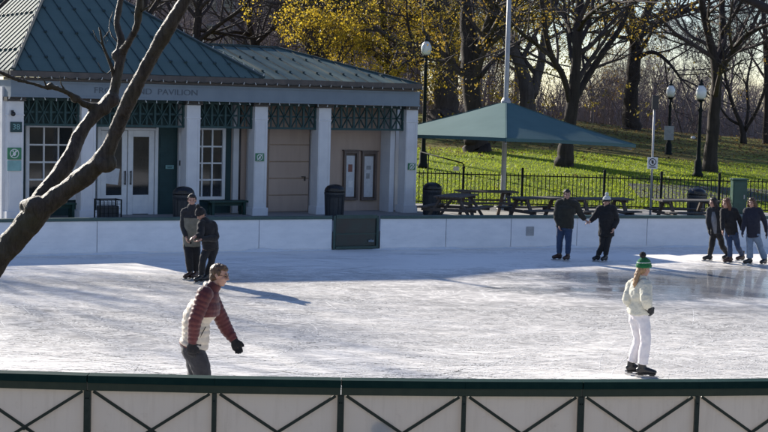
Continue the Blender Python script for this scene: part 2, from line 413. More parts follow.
def tag(o, label=None, cat=None, group=None, kind=None):
    for k, v in (('label', label), ('category', cat), ('group', group), ('kind', kind)):
        if v: o[k] = v
    return o
def thing(name, label, cat, loc=(0, 0, 0), rz=0, group=None):
    o = bpy.data.objects.new(name, None); COL.objects.link(o); o.empty_display_size = .2
    o.location = loc; o.rotation_euler = (0, 0, rz); return tag(o, label, cat, group)
def copy_tree(o, parent=None):
    c = o.copy(); COL.objects.link(c)
    if parent is not None: c.parent = parent
    for ch in list(o.children): copy_tree(ch, c)
    return c
def text_mesh(body, size, depth):
    cu = bpy.data.curves.new('lettering', 'FONT'); cu.body = body; cu.size = size; cu.extrude = depth
    cu.align_x = 'CENTER'; cu.align_y = 'CENTER'
    o = bpy.data.objects.new('lettering', cu); COL.objects.link(o)
    bpy.context.view_layer.update()
    me = bpy.data.meshes.new_from_object(o.evaluated_get(bpy.context.evaluated_depsgraph_get()))
    bpy.data.objects.remove(o); return me

# ------------------------------------------------------------------ world and sun
SUN_EL, SUN_AZ = rad(23.5), rad(-40)      # azimuth measured from +Y towards +X
w = bpy.data.worlds.new('World'); scene.world = w; w.use_nodes = True
nt = w.node_tree; nt.nodes.clear()
sky = nt.nodes.new('ShaderNodeTexSky'); sky.sky_type = 'NISHITA'; sky.sun_disc = False
sky.sun_elevation = SUN_EL; sky.sun_rotation = SUN_AZ; sky.air_density = 1.0; sky.dust_density = .0; sky.ozone_density = 1.3
bg = nt.nodes.new('ShaderNodeBackground'); bg.inputs[1].default_value = .076
wo = nt.nodes.new('ShaderNodeOutputWorld')
hs = nt.nodes.new('ShaderNodeHueSaturation'); hs.inputs['Saturation'].default_value = 1.0; hs.inputs['Hue'].default_value = .505
nt.links.new(sky.outputs[0], hs.inputs['Color']); tint = mixc(nt, 1.0, hs.outputs[0], (.95, .97, 1.13), 'MULTIPLY'); nt.links.new(tint, bg.inputs[0]); nt.links.new(bg.outputs[0], wo.inputs[0])
sd = bpy.data.lights.new('sun', 'SUN'); sd.energy = 5.0; sd.angle = rad(.55); sd.color = (1, .93, .82)
so = bpy.data.objects.new('sun', sd); COL.objects.link(so)
sdir = V((math.sin(SUN_AZ)*math.cos(SUN_EL), math.cos(SUN_AZ)*math.cos(SUN_EL), math.sin(SUN_EL)))
so.rotation_euler = sdir.to_track_quat('Z', 'Y').to_euler(); so.location = (-30, 40, 40)
scene.view_settings.view_transform = 'Standard'; scene.view_settings.look = 'None'
scene.view_settings.exposure = .88; scene.view_settings.gamma = 1

# ------------------------------------------------------------------ setting
GZ = .45                                              # patio level
def back_y(x): return 37.565+.3936*x-.00622*x*x       # foot of the far barrier
def front_y(x): return 15.16+.0816*x+.0131*x*x        # the near barrier
def hill(x, y):
    t = max(0, y-48.2)
    k = 1-.028*max(0, min(16, x-8))
    z = .44+(.60*(1-math.exp(-t/5))+.050*min(t, 40))*k
    if y > 88: z -= (y-88)**1.5*.02
    z += .05*math.sin(x*.35+y*.2)*min(1, t/6)
    return max(z, -.05)
g = MB(); g.box((0, 0, -.56), (5000, 5000, 1)); tag(g.build('ground', M['soil']), kind='structure')
ib = MB(); xs = [-19+i*.65 for i in range(61)]
ib.add([(x, back_y(x)+.05, 0) for x in xs]+[(x, front_y(x)-.02, 0) for x in xs],
       [(61+i, 62+i, i+1, i) for i in range(60)])
tag(ib.build('ice', M['ice']), kind='structure')
pb = MB(); px_ = [-19+i*1.3 for i in range(36)]
pb.prism([(x, back_y(x)+.14) for x in px_]+[(28, 48.25), (-24, 48.25), (-24, 32)], -.05, GZ)
tag(pb.build('patio', M['concrete']), kind='structure')
hb = MB(); nx, ny = 90, 120
gx = [-70+i*(170/nx) for i in range(nx+1)]; gy = [46+(j/ny)**1.8*180 for j in range(ny+1)]
hb.add([(x, y, hill(x, y)-(.06 if y < 48.3 else 0)) for y in gy for x in gx],
       [(j*(nx+1)+i, j*(nx+1)+i+1, (j+1)*(nx+1)+i+1, (j+1)*(nx+1)+i) for j in range(ny) for i in range(nx)])
tag(hb.build('lawn', M['grass'], smooth=True), kind='structure')
pth = MB()
for i in range(24):
    x0, x1 = 8.5+i*1.2, 9.7+i*1.2
    ya0, yb0 = 50.2-.0*x0, 53.0; 
    pth.quad((x0, 50.0, hill(x0, 50)+.02), (x1, 50.0, hill(x1, 50)+.02), (x1, 52.6, hill(x1, 52.6)+.03), (x0, 52.6, hill(x0, 52.6)+.03))
tag(pth.build('path', M['asphalt']), kind='structure')

# blade marks: thin white arcs lying on the ice
rng = random.Random(11)
sm = MB()
for i in range(6500):
    y0 = 15.8+rng.random()**1.3*21; x0 = rng.uniform(-10, 11)*y0/30
    if 1.5 < x0 < 12 and 28.5 < y0 < 36: continue
    R_ = rng.choice((rng.uniform(2.5, 8), rng.uniform(5, 20), rng.uniform(8, 40)))*rng.choice((1, -1)); a0 = rng.gauss(0, .48)+(PI if rng.random() < .5 else 0)
    L = min(rng.uniform(.5, 3.4), abs(R_)*.6); wd = rng.uniform(.004, .011); n = 9
    ctr = V((x0-math.sin(a0)*R_, y0+math.cos(a0)*R_, 0)); vs = []
    ok = True
    if i < 260: R_ = rng.uniform(6, 22)*rng.choice((1, -1)); L = rng.uniform(4, 10); wd = rng.uniform(.004, .009); n = 24; ctr = V((x0-math.sin(a0)*R_, y0+math.cos(a0)*R_, 0))
    for k in range(n+1):
        a = a0-PI/2+(k/n)*L/R_
        taper = wd*math.sin(PI*(k+.3)/(n+.6))
        d = V((math.cos(a), math.sin(a), 0)); p = ctr+d*R_
        if p.y < front_y(p.x)+.3 or p.y > back_y(p.x)-.4 or (p.x > 1 and 28.3 < p.y < 36.5): ok = False; break
        vs += [p+d*taper+V((0, 0, .0015)), p-d*taper+V((0, 0, .0015))]
    if ok: sm.add(vs, [(2*k, 2*k+2, 2*k+3, 2*k+1) for k in range(n)])
tag(sm.build('skate_marks', M['skate_mark']), 'thin white blade marks cut in curves all over the ice', 'skate marks', kind='stuff')

# ------------------------------------------------------------------ near barrier (dark rail, braced panels)
posts = [-6.79, -5.51, -4.23, -2.95, -1.67, -.39, .87, 2.09, 3.33, 4.56, 5.80]
def fp(x): return V((x, front_y(x), 0))
def barrier_section(x0, x1, x2, label):
    root = thing('rink_barrier_section', label, 'barrier', fp(x1), group='sections of the near rink barrier')
    o = fp(x1); a, m, b = fp(x0)-o, V((0, 0, 0)), fp(x2)-o
    e = (b-a).normalized()*.004
    def up(p, z, dy=0): return V((p.x, p.y+dy, z))
    cap = MB(); rl = MB()
    aa, bb = a+e, b-e
    for p, q in ((aa, m), (m, bb)):
        cap.bar(up(p, .865, -.005), up(q, .865, -.005), .17, .075)
        rl.bar(up(p, .787, -.052), up(q, .787, -.052), .05, .078)
    cap.build('cap_rail', M['green_rail'], root); rl.build('lower_rail', M['olive_rail'], root)
    for p, q in ((aa, m), (m, bb)):
        pn = MB(); pn.bar(up(p, .345, .0), up(q, .345, .0), .02, .79); pn.build('panel', M['front_panel'], root)
        d = (q-p).normalized()
        p1, q1 = p+d*.05, q-d*.05
        for s, (u1, z1, u2, z2) in enumerate(((p1, .735, q1, -.04), (q1, .735, p1, -.04))):
            br = MB(); br.bar(up(u1, z1, -.03-.0165*s), up(u2, z2, -.03-.0165*s), .016, .03, up=(0, 0, 1))
            bc = (p1+q1)/2
            if s == 1: br.lathe((0, 0, 0), [(.001, 0), (.001, .001)], 3)
            br.build('brace', M['iron'], root)
        hb_ = MB(); c_ = up((p1+q1)/2, .342, -.0575)
        hb_.tube([c_+V((0, .008, 0)), c_+V((0, -.008, 0))], [.022, .022], 10); hb_.build('brace_bolt', M['iron'], root)
    for p in (aa+e*1.7, m, bb-e*1.7):
        po = MB(); po.box(up(p, .346, -.05), (.046, .052, .795)); po.build('post', M['iron'], root)
        bo = MB()
        bo.tube([up(p, .67, -.076), up(p, .67, -.084)], [.008, .008], 6)
        bo.build('bolt', M['dark_metal'], root)
    return root
barrier_section(posts[1], posts[2], posts[3], 'near braced barrier section at the left end of the front rail')
barrier_section(posts[3], posts[4], posts[5], 'near braced barrier section in front of the man in the maroon jacket')
barrier_section(posts[5], posts[6], posts[7], 'near braced barrier section left of the skater in white trousers')
barrier_section(posts[7], posts[8], posts[9], 'near braced barrier section in front of the skater in white trousers')

# ------------------------------------------------------------------ far barrier (white boards, teal cap)
def px_on_wall(px):                       # x of the board foot seen at photo column px
    lo, hi = -20., 20.
    for _ in range(50):
        mid = (lo+hi)/2
        q = CR.transposed() @ (V((mid, back_y(mid), .4))-V((0, 0, CAMH)))
        if 384+FPX*q.x/-q.z < px: lo = mid
        else: hi = mid
    return lo
def far_wall(name, xs, label):
    mid = xs[len(xs)//2]; o = V((mid, back_y(mid), 0))
    root = thing(name, label, 'barrier', o, group='white far rink barrier')
    cap = MB(); base = MB()
    for a, b in zip(xs[:-1], xs[1:]):
        pn = MB(); n = max(1, int((b-a)/.8)); gap = .006
        t = [a+gap+(b-a-2*gap)*k/n for k in range(n+1)]
        poly = [(x-o.x, back_y(x)-o.y) for x in t]+[(x-o.x, back_y(x)+.10-o.y) for x in reversed(t)]
        pn.prism(poly, .0, .773); pn.build('panel', M['board'], root)
    n = max(2, int((xs[-1]-xs[0])/.8)); t = [xs[0]+(xs[-1]-xs[0])*k/n for k in range(n+1)]
    cap.prism([(x-o.x, back_y(x)-.045-o.y) for x in t]+[(x-o.x, back_y(x)+.16-o.y) for x in reversed(t)], .775, .85)
    cap.build('cap_rail', M['cap'], root)
    base.prism([(x-o.x, back_y(x)-.012-o.y) for x in t]+[(x-o.x, back_y(x)-.002-o.y) for x in reversed(t)], .001, .05)
    base.build('kick_strip', M['white_paint'], root)
    return root, o
xl = [-18, -14.5, -11] + [px_on_wall(p) for p in (-20, 97, 259, 332)]
xr = [px_on_wall(p) for p in (380, 446, 511, 577, 647, 716, 785)] + [14, 17, 19.5]
far_wall('rink_barrier', xl, 'white far rink barrier below the pavilion, left of the dark gate')
wr, wo_ = far_wall('rink_barrier', xr, 'white far rink barrier with teal cap running right of the dark gate')
xv = px_on_wall(530); vp = MB()
vp.bar(V((xv-.1, back_y(xv-.1)-.012, .44))-wo_, V((xv+.1, back_y(xv+.1)-.012, .44))-wo_, .018, .24)
vp.build('vent_plate', M['sign_grey'], wr)
rgs = random.Random(8); sn = MB(); n = 420; rows = []
for i in range(n+1):
    x = -17.5+36.5*i/n; h = .012+.05*max(0, math.sin(x*1.7)*.5+math.sin(x*4.1+1)*.3+rgs.uniform(0, .5)); w_ = .06+h*2.2+rgs.uniform(0, .04); y = back_y(x)-.014
    rows.append([(x, y, h), (x, y-w_*.5, h*.6), (x, y-w_, .002)])
sn.add([q for r_ in rows for q in r_], [(3*i+k, 3*i+k+1, 3*i+k+4, 3*i+k+3) for i in range(n) for k in range(2)])
tag(sn.build('snow_ridge', M['snow'], smooth=True), 'low ridge of shaved snow along the foot of the far barrier', 'snow', kind='stuff')
# the gate
ga, gb = px_on_wall(332.5), px_on_wall(379.5)
go = V(((ga+gb)/2, back_y((ga+gb)/2), 0))
gate = thing('rink_gate', 'dark green rink gate with a smoky see-through panel between the white boards', 'gate', go)
A, B = V((ga+.02, back_y(ga), 0))-go, V((gb-.02, back_y(gb), 0))-go
fr = MB(); u_ = (B-A).normalized()
for p in (A+u_*.03, B-u_*.03): fr.bar(p+V((0, 0, .02)), p+V((0, 0, .85)), .07, .06)
for z, h in ((.83, .09), (.06, .07)): fr.bar(A+u_*.062+V((0, 0, z)), B-u_*.062+V((0, 0, z)), .06, h)
fr.bar(A+u_*.062+V((0, .01, .40)), B-u_*.062+V((0, .01, .40)), .03, .025)
fr.build('gate_frame', M['gate_frame'], gate)
gp = MB(); gp.bar(A+u_*.064+V((0, .03, .44)), B-u_*.064+V((0, .03, .44)), .012, .68); gp.build('gate_panel', M['gate_mesh'], gate)
lt = MB(); c_ = B-u_*.2+V((0, -.012, .22)); lt.bar(c_-u_*.07, c_+u_*.07, .03, .05); lt.bar(c_+V((0, -.02, .05)), c_+V((0, -.02, -.02)), .02, .02)
lt.build('latch', M['fascia'], gate)

# ------------------------------------------------------------------ pavilion
FA = rad(31); O = at(13, 70, 37.6); UX = V((math.cos(FA), math.sin(FA), 0)); VX = V((-math.sin(FA), math.cos(FA), 0))
ZE = O.z-GZ                                             # eave height above the patio
pav = thing('pavilion', 'white columned skating pavilion with teal metal hip roofs behind the ice rink', 'building', (O.x, O.y, GZ), FA)
def fl(px, py, v):                                      # photo pixel -> (u, z) on the facade plane at depth v
    d = ray(px, py); o = V((0, 0, CAMH)); p0 = O+VX*v
    t = (p0-o).dot(VX)/d.dot(VX); p = o+d*t-O
    return p.dot(UX), p.z+ZE
UR, UE, DM = 6.97, 12.0, 12.6                           # main roof width, far end of wing eave, depth
VF = .16; VC = .42; VW = 1.55                           # fascia, column front, wall planes
ZF0 = fl(258, 102.6, VF)[1]; ZF1 = ZE-.24
PK = V((3.25, 6.35, ZE+3.2)); 
# main roof: four planes with standing seams
def roof_face(poly, n_seam_dir, spacing, root, name):
    """poly: eave a, eave b, then upper points; seams run along n_seam_dir (up the slope)"""
    mb = MB(); mb.quad(*poly); c = sum((V(p) for p in poly), V())/len(poly)
    return mb.build(name, M['roof'], root)
EA, EB, EC, ED = V((0, 0, ZE)), V((UR, 0, ZE)), V((UR, DM, ZE)), V((0, DM, ZE))
rm = MB()
for a, b in ((EA, EB), (EB, EC), (EC, ED), (ED, EA)): rm.add([a, b, PK], [(0, 1, 2)])
rm.add([EA, EB, EC, ED], [(3, 2, 1, 0)])
roof1 = rm.build('roof', M['roof'], pav)
# wing roof behind/right
RW0, RW1 = V((4.4, 3.65, ZE+.97)), V((9.2, 3.65, ZE+.97)); WD = 7.3
WA, WB, WC, WDp = V((UR-1.2, -.004, ZE-.004)), V((UE, -.004, ZE-.03)), V((UE, WD, ZE-.03)), V((UR-1.2, WD, ZE-.004))
rw = MB(); rw.add([WA, WB, RW1, RW0], [(0, 1, 2, 3)]); rw.add([WB, WC, RW1], [(0, 1, 2)]); rw.add([WC, WDp, RW0, RW1], [(0, 1, 2, 3)]); rw.add([WA, WB, WC, WDp], [(3, 2, 1, 0)])
roof2 = rw.build('roof', M['roof'], pav)
def seams(roof, a, b, tops, step):
    """ribs from eave a-b straight up the slope of the polygon a, b, *tops"""
    a, b = V(a), V(b); poly = [a, b]+[V(t) for t in tops]; e = (b-a).normalized(); L = (b-a).length
    n = (poly[1]-poly[0]).cross(poly[2]-poly[0]).normalized()
    upv = n.cross(e).normalized()
    mb = MB(); k = step/2
    while k < L:
        p = a+e*k; best = 0
        q2 = [((t-a).dot(e), (t-a).dot(upv)) for t in poly]
        for i in range(len(q2)):
            (s0, h0), (s1, h1) = q2[i], q2[(i+1) % len(q2)]
            if (s0-k)*(s1-k) < 0:
                h = h0+(h1-h0)*(k-s0)/(s1-s0); best = max(best, h)
        if best > .1:
            mb.bar(p+n*.012, p+upv*(best-.03)+n*.012, .015, .026, up=n)
            for hh in (.75, 2.3, 3.9, 5.5):
                if hh < best-.2: mb.bar(p+upv*hh+n*.035, p+upv*(hh+.07)+n*.035, .07, .05, up=n)
        k += step
    mb.build('standing_seams', M['seam'], roof)
seams(roof1, EA, EB, [PK], .43); seams(roof1, ED, EA, [PK], .43); seams(roof1, EB, EC, [PK], .43); seams(roof1, EC, ED, [PK], .43)
seams(roof2, WA, WB, [RW1, RW0], .43); seams(roof2, WB, WC, [RW1], .43)
hp = MB()
for a in (EA, EB, EC, ED): hp.bar(a+V((0, 0, .03)), PK+V((0, 0, .03)), .10, .05)
hp.build('hip_cap', M['seam'], roof1)
fin = MB(); fin.lathe(PK, [(.16, -.05), (.15, .12), (.06, .2), (.05, .5), (.09, .58), (.06, .68), (.01, .9)], 12); fin.build('finial', M['seam'], roof1)
hp = MB(); hp.bar(WB+V((0, 0, .02)), RW1+V((0, 0, .02)), .09, .05); hp.bar(WC+V((0, 0, .02)), RW1+V((0, 0, .02)), .09, .05); hp.bar(V((5.8, 3.65, ZE+1.0)), RW1+V((0, 0, .03)), .10, .05)
hp.build('hip_cap', M['seam'], roof2)
gt = MB()
gt.box(((UE)/2, .03, ZE-.085), (UE+.16, .16, .15)); gt.box((-.02, DM/2+.11, ZE-.085), (.14, DM, .15)); gt.box((UE+.02, WD/2+.11, ZE-.085), (.12, WD, .15))
gt.build('gutter', M['gutter'], pav)
sf = MB(); sf.box((UE/2+.02, .55, ZE-.20), (UE-.08, .92, .07)); sf.build('soffit', M['gutter'], pav)
fa = MB(); fh = ZF1-ZF0; fz = (ZF1+ZF0)/2
fa.box((UE/2+.06, VF+.06, fz), (UE+.12, .12, fh)); fa.box((.06, VF+.12+3.2, fz), (.12, 6.4, fh)); fa.box((UE+.06, VF+.121+3.4, fz), (.12, 6.8, fh))
fascia = fa.build('fascia', M['fascia'], pav)
fm = MB(); fm.box((UE/2+.06, VF-.012, ZF0+.025), (UE+.15, .03, .05)); fm.box((UE/2+.06, VF-.012, ZF1-.03), (UE+.15, .03, .05)); fm.build('fascia_moulding', M['fascia'], fascia)
# lettering
u0, zt = fl(94.5, 86.3, VF); u1, _ = fl(197.5, 89.5, VF); z2 = fl(197.5, 90, VF)[1]
tm = text_mesh('FROG  POND  PAVILION', .2, .006)
x0 = min(v.co.x for v in tm.vertices); x1 = max(v.co.x for v in tm.vertices)
y0 = min(v.co.y for v in tm.vertices); y1 = max(v.co.y for v in tm.vertices)
for v in tm.vertices:
    x, y, z = v.co
    v.co = ((x-x0)/(x1-x0)*(u1-u0)+u0, VF-.006-z, (y-(y0+y1)/2)/(y1-y0)*.15+(ZF0+ZF1)/2+.01)
tm.materials.append(M['letter']); lo_ = bpy.data.objects.new('lettering', tm); COL.objects.link(lo_); lo_.parent = fascia
# columns
CW = .40
col_px = [(8.5, 23), (81, 96), (186, 200), (254, 267), (317, 331), (404, 418)]
cols = []
for a, b in col_px:
    ua, ub = fl(a, 165, VC)[0], fl(b, 165, VC)[0]; uc = (ua+ub)/2; cols.append(uc)
    c = MB(); zt_ = ZF0-.11
    c.box((uc, VC+.2, zt_/2), (CW, CW, zt_)); c.box((uc, VC+.2, .11), (CW+.08, CW+.08, .22)); 
    c.box((uc, VC+.2, zt_-.35), (CW+.03, CW+.03, .035))
    # inset panel outline
    for s in (-1, 1): c.box((uc+s*(CW/2-.05), VC-.006, zt_/2-.02), (.055, .014, zt_-.75))
    c.build('column', M['white_paint'], pav, bevel=.008)
    cp = MB(); cp.box((uc, VC+.2, ZF0-.055), (CW+.10, CW+.08, .10)); cp.build('capital', M['gutter'], pav)
# lattice screens between the columns
ZL0 = fl(300, 129.5, VC+.15)[1]; ZL1 = ZF0-.02
def lattice(ua, ub):
    mb = MB(); v = VC+.18; h = ZL1-ZL0
    mb.box(((ua+ub)/2, v, ZL1-.03), (ub-ua, .07, .06)); mb.box(((ua+ub)/2, v, ZL0+.03), (ub-ua, .07, .06))
    n = max(2, round((ub-ua)/.42)); w = (ub-ua)/n
    z0, z1 = ZL0+.061, ZL1-.061; zm = (z0+z1)/2
    for k in range(n+1):
        u = ua+w*k; u = min(max(u, ua+.022), ub-.022)
        mb.box((u, v, zm), (.055, .05, z1-z0))
    for k in range(n):
        l, r = ua+w*k+.03, ua+w*(k+1)-.03; m = (l+r)/2
        mb.bar((l, v-.012, z0), (r, v-.012, z1), .022, .055, up=(0, 1, 0)); mb.bar((l, v+.012, z1), (r, v+.012, z0), .022, .055, up=(0, 1, 0))
        mb.box((m, v+.030, zm), (.045, .014, z1-z0)); mb.box((m, v+.044, zm), (r-l, .012, .05))
    mb.build('lattice_screen', M['lattice'], pav)
for a, b in zip(cols[:-1], cols[1:]): lattice(a+CW/2+.004, b-CW/2-.004)
# walls: each bay its own wall piece
wall_h = ZF0+.25
def wallbox(ua, ub, m, name='wall', z0=0, z1=None, v=VW, th=.16):
    z1 = wall_h if z1 is None else z1
    b = MB(); b.box(((ua+ub)/2, v+th/2, (z0+z1)/2), (ub-ua, th, z1-z0)); return b.build(name, m, pav)
def U(px, v=VW, py=165): return fl(px, py, v)[0]
def Z(py, px, v=VW): return fl(px, py, v)[1]
uG0, uG1 = -.05, U(231); uP1 = U(401)
wallbox(uG0, uG1, M['green_wall'], 'front_wall')
wallbox(uG1+.004, uP1, M['peach'], 'front_wall')
b = MB(); b.box((.08, VW+.17+4.6, wall_h/2), (.16, 9.2, wall_h)); b.build('side_wall', M['white_paint'], pav)
b = MB(); b.box((UE-.35, VW+.17+2.6, wall_h/2), (.16, 5.2, wall_h)); b.build('side_wall', M['white_paint'], pav)
b = MB(); b.box((UE-.35, .95+.16, wall_h/2), (.16, .55, wall_h)); b.build('end_pier', M['white_paint'], pav)
b = MB(); b.box((.05, 1.0, wall_h/2), (.2, .55, wall_h)); b.build('end_pier', M['white_paint'], pav)
b = MB(); b.box((UE/2, 6.9, wall_h/2), (UE-1.0, .16, wall_h)); b.build('back_wall', M['peach'], pav)
# pilasters on the wall behind each column
for a, b in ((76, 85), (177, 187), (231.5, 237), (246, 254), (309, 317), (393, 404)):
    p = MB(); ua, ub = U(a), U(b)
    p.box(((ua+ub)/2, VW-.06, wall_h/2), (ub-ua, .115, wall_h)); p.build('pilaster', M['white_paint'], pav, bevel=.006)
def window(pa, pb, py0, py1, nc, nr):
    ua, ub = U(pa), U(pb); pm = (pa+pb)/2; z0, z1 = Z(py1, pm), Z(py0, pm); v = VW-.05
    f = MB(); fw = .09
    f.box((ua+fw/2, v, (z0+z1)/2), (fw, .09, z1-z0)); f.box((ub-fw/2, v, (z0+z1)/2), (fw, .09, z1-z0))
    f.box(((ua+ub)/2, v, z1-fw/2), (ub-ua-2*fw-.002, .088, fw)); f.box(((ua+ub)/2, v-.02, z0+fw/2), (ub-ua-2*fw-.002, .13, fw))
    win = f.build('window', M['white_trim'], pav, bevel=.005)
    m = MB(); il, ir, ib_, it = ua+fw, ub-fw, z0+fw, z1-fw
    for k in range(1, nc): m.box((il+(ir-il)*k/nc, v, (ib_+it)/2), (.042, .05, it-ib_-.002))
    for k in range(1, nr): m.box(((il+ir)/2, v+.002, ib_+(it-ib_)*k/nr), (ir-il-.002, .05, .042))
    m.build('muntins', M['white_trim'], win)
    p = MB(); p.box(((il+ir)/2, v+.032, (ib_+it)/2), (ir-il, .012, it-ib_)); p.build('pane', M['glass'], win)
window(25, 75, 124, 200, 3, 4)
window(188, 224, 126.5, 199.5, 3, 4)
# double door
def leaf(pa, pb, label, handle_side):
    ua, ub = U(pa)+.012, U(pb)-.012; pm = (pa+pb)/2; z1 = Z(130.5, pm); v = VW-.05
    d = MB(); st = .15; zg0, zg1 = z1*.235, z1-.17
    d.box((ua+st/2, v, z1/2), (st, .05, z1)); d.box((ub-st/2, v, z1/2), (st, .05, z1))
    d.box(((ua+ub)/2, v, (zg1+z1)/2), (ub-ua-2*st-.002, .05, z1-zg1)); d.box(((ua+ub)/2, v, zg0/2+.01), (ub-ua-2*st-.002, .05, zg0-.02))
    o = d.build('door', M['white_trim'], pav, bevel=.006)
    if label: o['label'] = label
    p = MB(); p.box(((ua+ub)/2, v+.005, (zg0+zg1)/2), (ub-ua-2*st-.002, .012, zg1-zg0)); p.build('pane', M['glass'], o)
    h = MB(); uh = ub-.07 if handle_side > 0 else ua+.07
    h.bar((uh, v-.08, .82), (uh, v-.08, 1.2), .03, .03); h.bar((uh, v-.066, .85), (uh, v-.024, .85), .025, .025); h.bar((uh, v-.066, 1.17), (uh, v-.024, 1.17), .025, .025)
    h.build('handle', M['black'], o); return o, (ua, ub, z1)
dl, (dla, dlb, dz) = leaf(99.5, 126.5, None, 1); dr, (dra, drb, _) = leaf(126.5, 153.5, None, -1)
df = MB(); v = VW-.055
df.box((dla-.06, v, dz/2+.05), (.09, .11, dz+.1)); df.box((drb+.06, v, dz/2+.05), (.09, .11, dz+.1)); df.box(((dla+drb)/2, v, dz+.06), (drb-dla+.026, .11, .09))
df.build('door_frame', M['white_trim'], pav, bevel=.006)
# narrow dark teal door-side panel
b = MB(); ua, ub = U(157), U(172); b.box(((ua+ub)/2, VW-.02, 1.45), (ub-ua, .036, 2.9)); 
for k in range(5): b.box(((ua+ub)/2, VW-.045, .45+k*.52), (ub-ua-.14, .018, .36))
b.build('panelled_shutter', M['green_wall'], pav)
# shutter door in the fourth bay and plain wall in the fifth
ua, ub = U(268), U(308); sh = MB(); zt_ = Z(128, 288)
for k in range(5):
    h = zt_/5; sh.box(((ua+ub)/2, VW-.03, h*(k+.5)), (ub-ua, .05, h-.025))
sdoor = sh.build('shutter_door', M['peach'], pav, bevel=.006)
h = MB(); uh, zh = U(304), Z(180, 304); h.bar((uh, VW-.075, zh-.02), (uh, VW-.075, zh+.10), .03, .03); h.bar((uh-.12, VW-.09, zh+.1), (uh+.01, VW-.09, zh+.1), .025, .025); h.bar((uh, VW-.058, zh), (uh, VW-.06, zh+.001), .02, .02)
h.build('handle', M['black'], sdoor)
dp = MB(); ud = U(238.5); dp.tube([(ud, VW-.06, .05), (ud, VW-.06, wall_h-.3)], [.035, .035], 10); dp.build('downpipe', M['gutter'], pav, smooth=True)

def on_wall(name, px, py, v, label, cat, group=None):
    u, z = fl(px, py, v); p = O+UX*u+VX*v
    return thing(name, label, cat, (p.x, p.y, GZ+z), FA, group)
# frog-emblem signs on three columns
def pict_sign(px, py, w, h, v, label, sub=False, group=None):
    r = on_wall('pictogram_sign', px, py, v, label, 'sign', group)
    b = MB(); b.box((0, -.012, 0), (w, .02, h)); b.build('plate', M['sign_green'], r)
    e = MB(); n = 24; R_ = h*.36
    e.tube([(R_*math.cos(2*PI*k/n), -.025, R_*math.sin(2*PI*k/n)) for k in range(n+1)], [.012]*(n+1), 5)
    e.ell((0, -.024, -.01), (h*.13, .006, h*.17), nu=10, nv=6); e.ell((-.035, -.024, .06), (.02, .006, .02), nu=8, nv=5); e.ell((.035, -.024, .06), (.02, .006, .02), nu=8, nv=5)
    e.bar((-.09, -.026, -.09), (.09, -.026, .09), .018, .006, up=(0, 1, 0))
    e.build('emblem', M['sign_white'], r)
    if sub:
        s = MB(); s.box((0, -.012, -h/2-.16), (w, .018, .26)); s.build('lower_plate', M['sign_teal'], r)
    return r
vs_ = VC-.024
pict_sign(14.2, 153.5, .36, .30, vs_, 'green pictogram sign with pale plate below on the leftmost column', True, 'green column signs')
pict_sign(259.5, 157.2, .26, .22, vs_, 'green pictogram sign on the column right of the narrow window', False, 'green column signs')
pict_sign(411.5, 166.5, .24, .20, vs_, 'green pictogram sign on the corner column nearest the teal canopy', False, 'green column signs')
# number plate
r = on_wall('number_plate', 16, 127, VC-.02, 'dark square number plate reading 38 on the leftmost column', 'sign')
b = MB(); b.box((0, -.012, 0), (.30, .02, .26)); b.build('plate', M['green_wall'], r)
t = text_mesh('38', .2, .004)
for v_ in t.vertices: x, y, z = v_.co; v_.co = (x, -.026-z, y)
t.materials.append(M['sign_teal']); o = bpy.data.objects.new('digits', t); COL.objects.link(o); o.parent = r
# camera on the column, alarm box, intercom, small notice
r = on_wall('wall_lamp', 12, 113, VC-.02, 'small dark round fitting high on the leftmost column', 'lamp'); b = MB(); b.box((0, -.03, .02), (.06, .06, .1)); b.build('bracket', M['black'], r); b = MB(); b.ell((0, -.10, -.02), (.06, .06, .06)); b.build('dome', M['black'], r, smooth=True)
vp_ = VW-.12
r = on_wall('alarm_box', 183, 130.5, vp_, 'small red alarm box beside the third column', 'alarm'); b = MB(); b.box((0, -.03, 0), (.13, .06, .15)); b.build('case', M['red'], r, bevel=.01); b = MB(); b.tube([(0, -.06, 0), (0, -.075, 0)], [.035, .03], 10); b.build('sounder', M['sign_white'], r)
r = on_wall('intercom', 181, 163, vp_, 'small black intercom below the red alarm box', 'intercom'); b = MB(); b.box((0, -.03, 0), (.11, .06, .14)); b.build('case', M['black'], r, bevel=.01); b = MB(); b.box((0, -.063, .02), (.07, .008, .05)); b.build('speaker_grille', M['sign_grey'], r)
r = on_wall('notice_plate', 169.5, 167, VW-.06, 'small pale teal notice plate on the dark panel right of the white doors', 'sign'); b = MB(); b.box((0, -.01, 0), (.24, .014, .10)); b.build('plate', M['sign_teal'], r); b = MB(); b.box((0, -.019, .02), (.18, .004, .014)); b.box((0, -.019, -.015), (.14, .004, .014)); b.build('lines', M['green_wall'], r)
r = on_wall('door_sign', 139, 126.3, VW-.115, 'narrow dark sign strip with dull red marks above the white doors', 'sign'); b = MB(); b.box((0, -.008, 0), (1.0, .014, .10)); b.build('plate', M['gutter'], r)
b = MB()
for k, (c_, w_) in enumerate(((-.36, .16), (-.1, .24), (.22, .26))): b.box((c_, -.018, 0), (w_, .006, .045))
b.build('marks', M['red'], r)
# posters on the left door glass
r = on_wall('poster', 111.5, 176, VW-.066, 'pale paper notice taped inside the left white door', 'poster'); b = MB(); b.box((0, 0, 0), (.42, .006, .44), Matrix.Rotation(.12, 3, 'Y')); b.build('sheet', M['paper'], r)
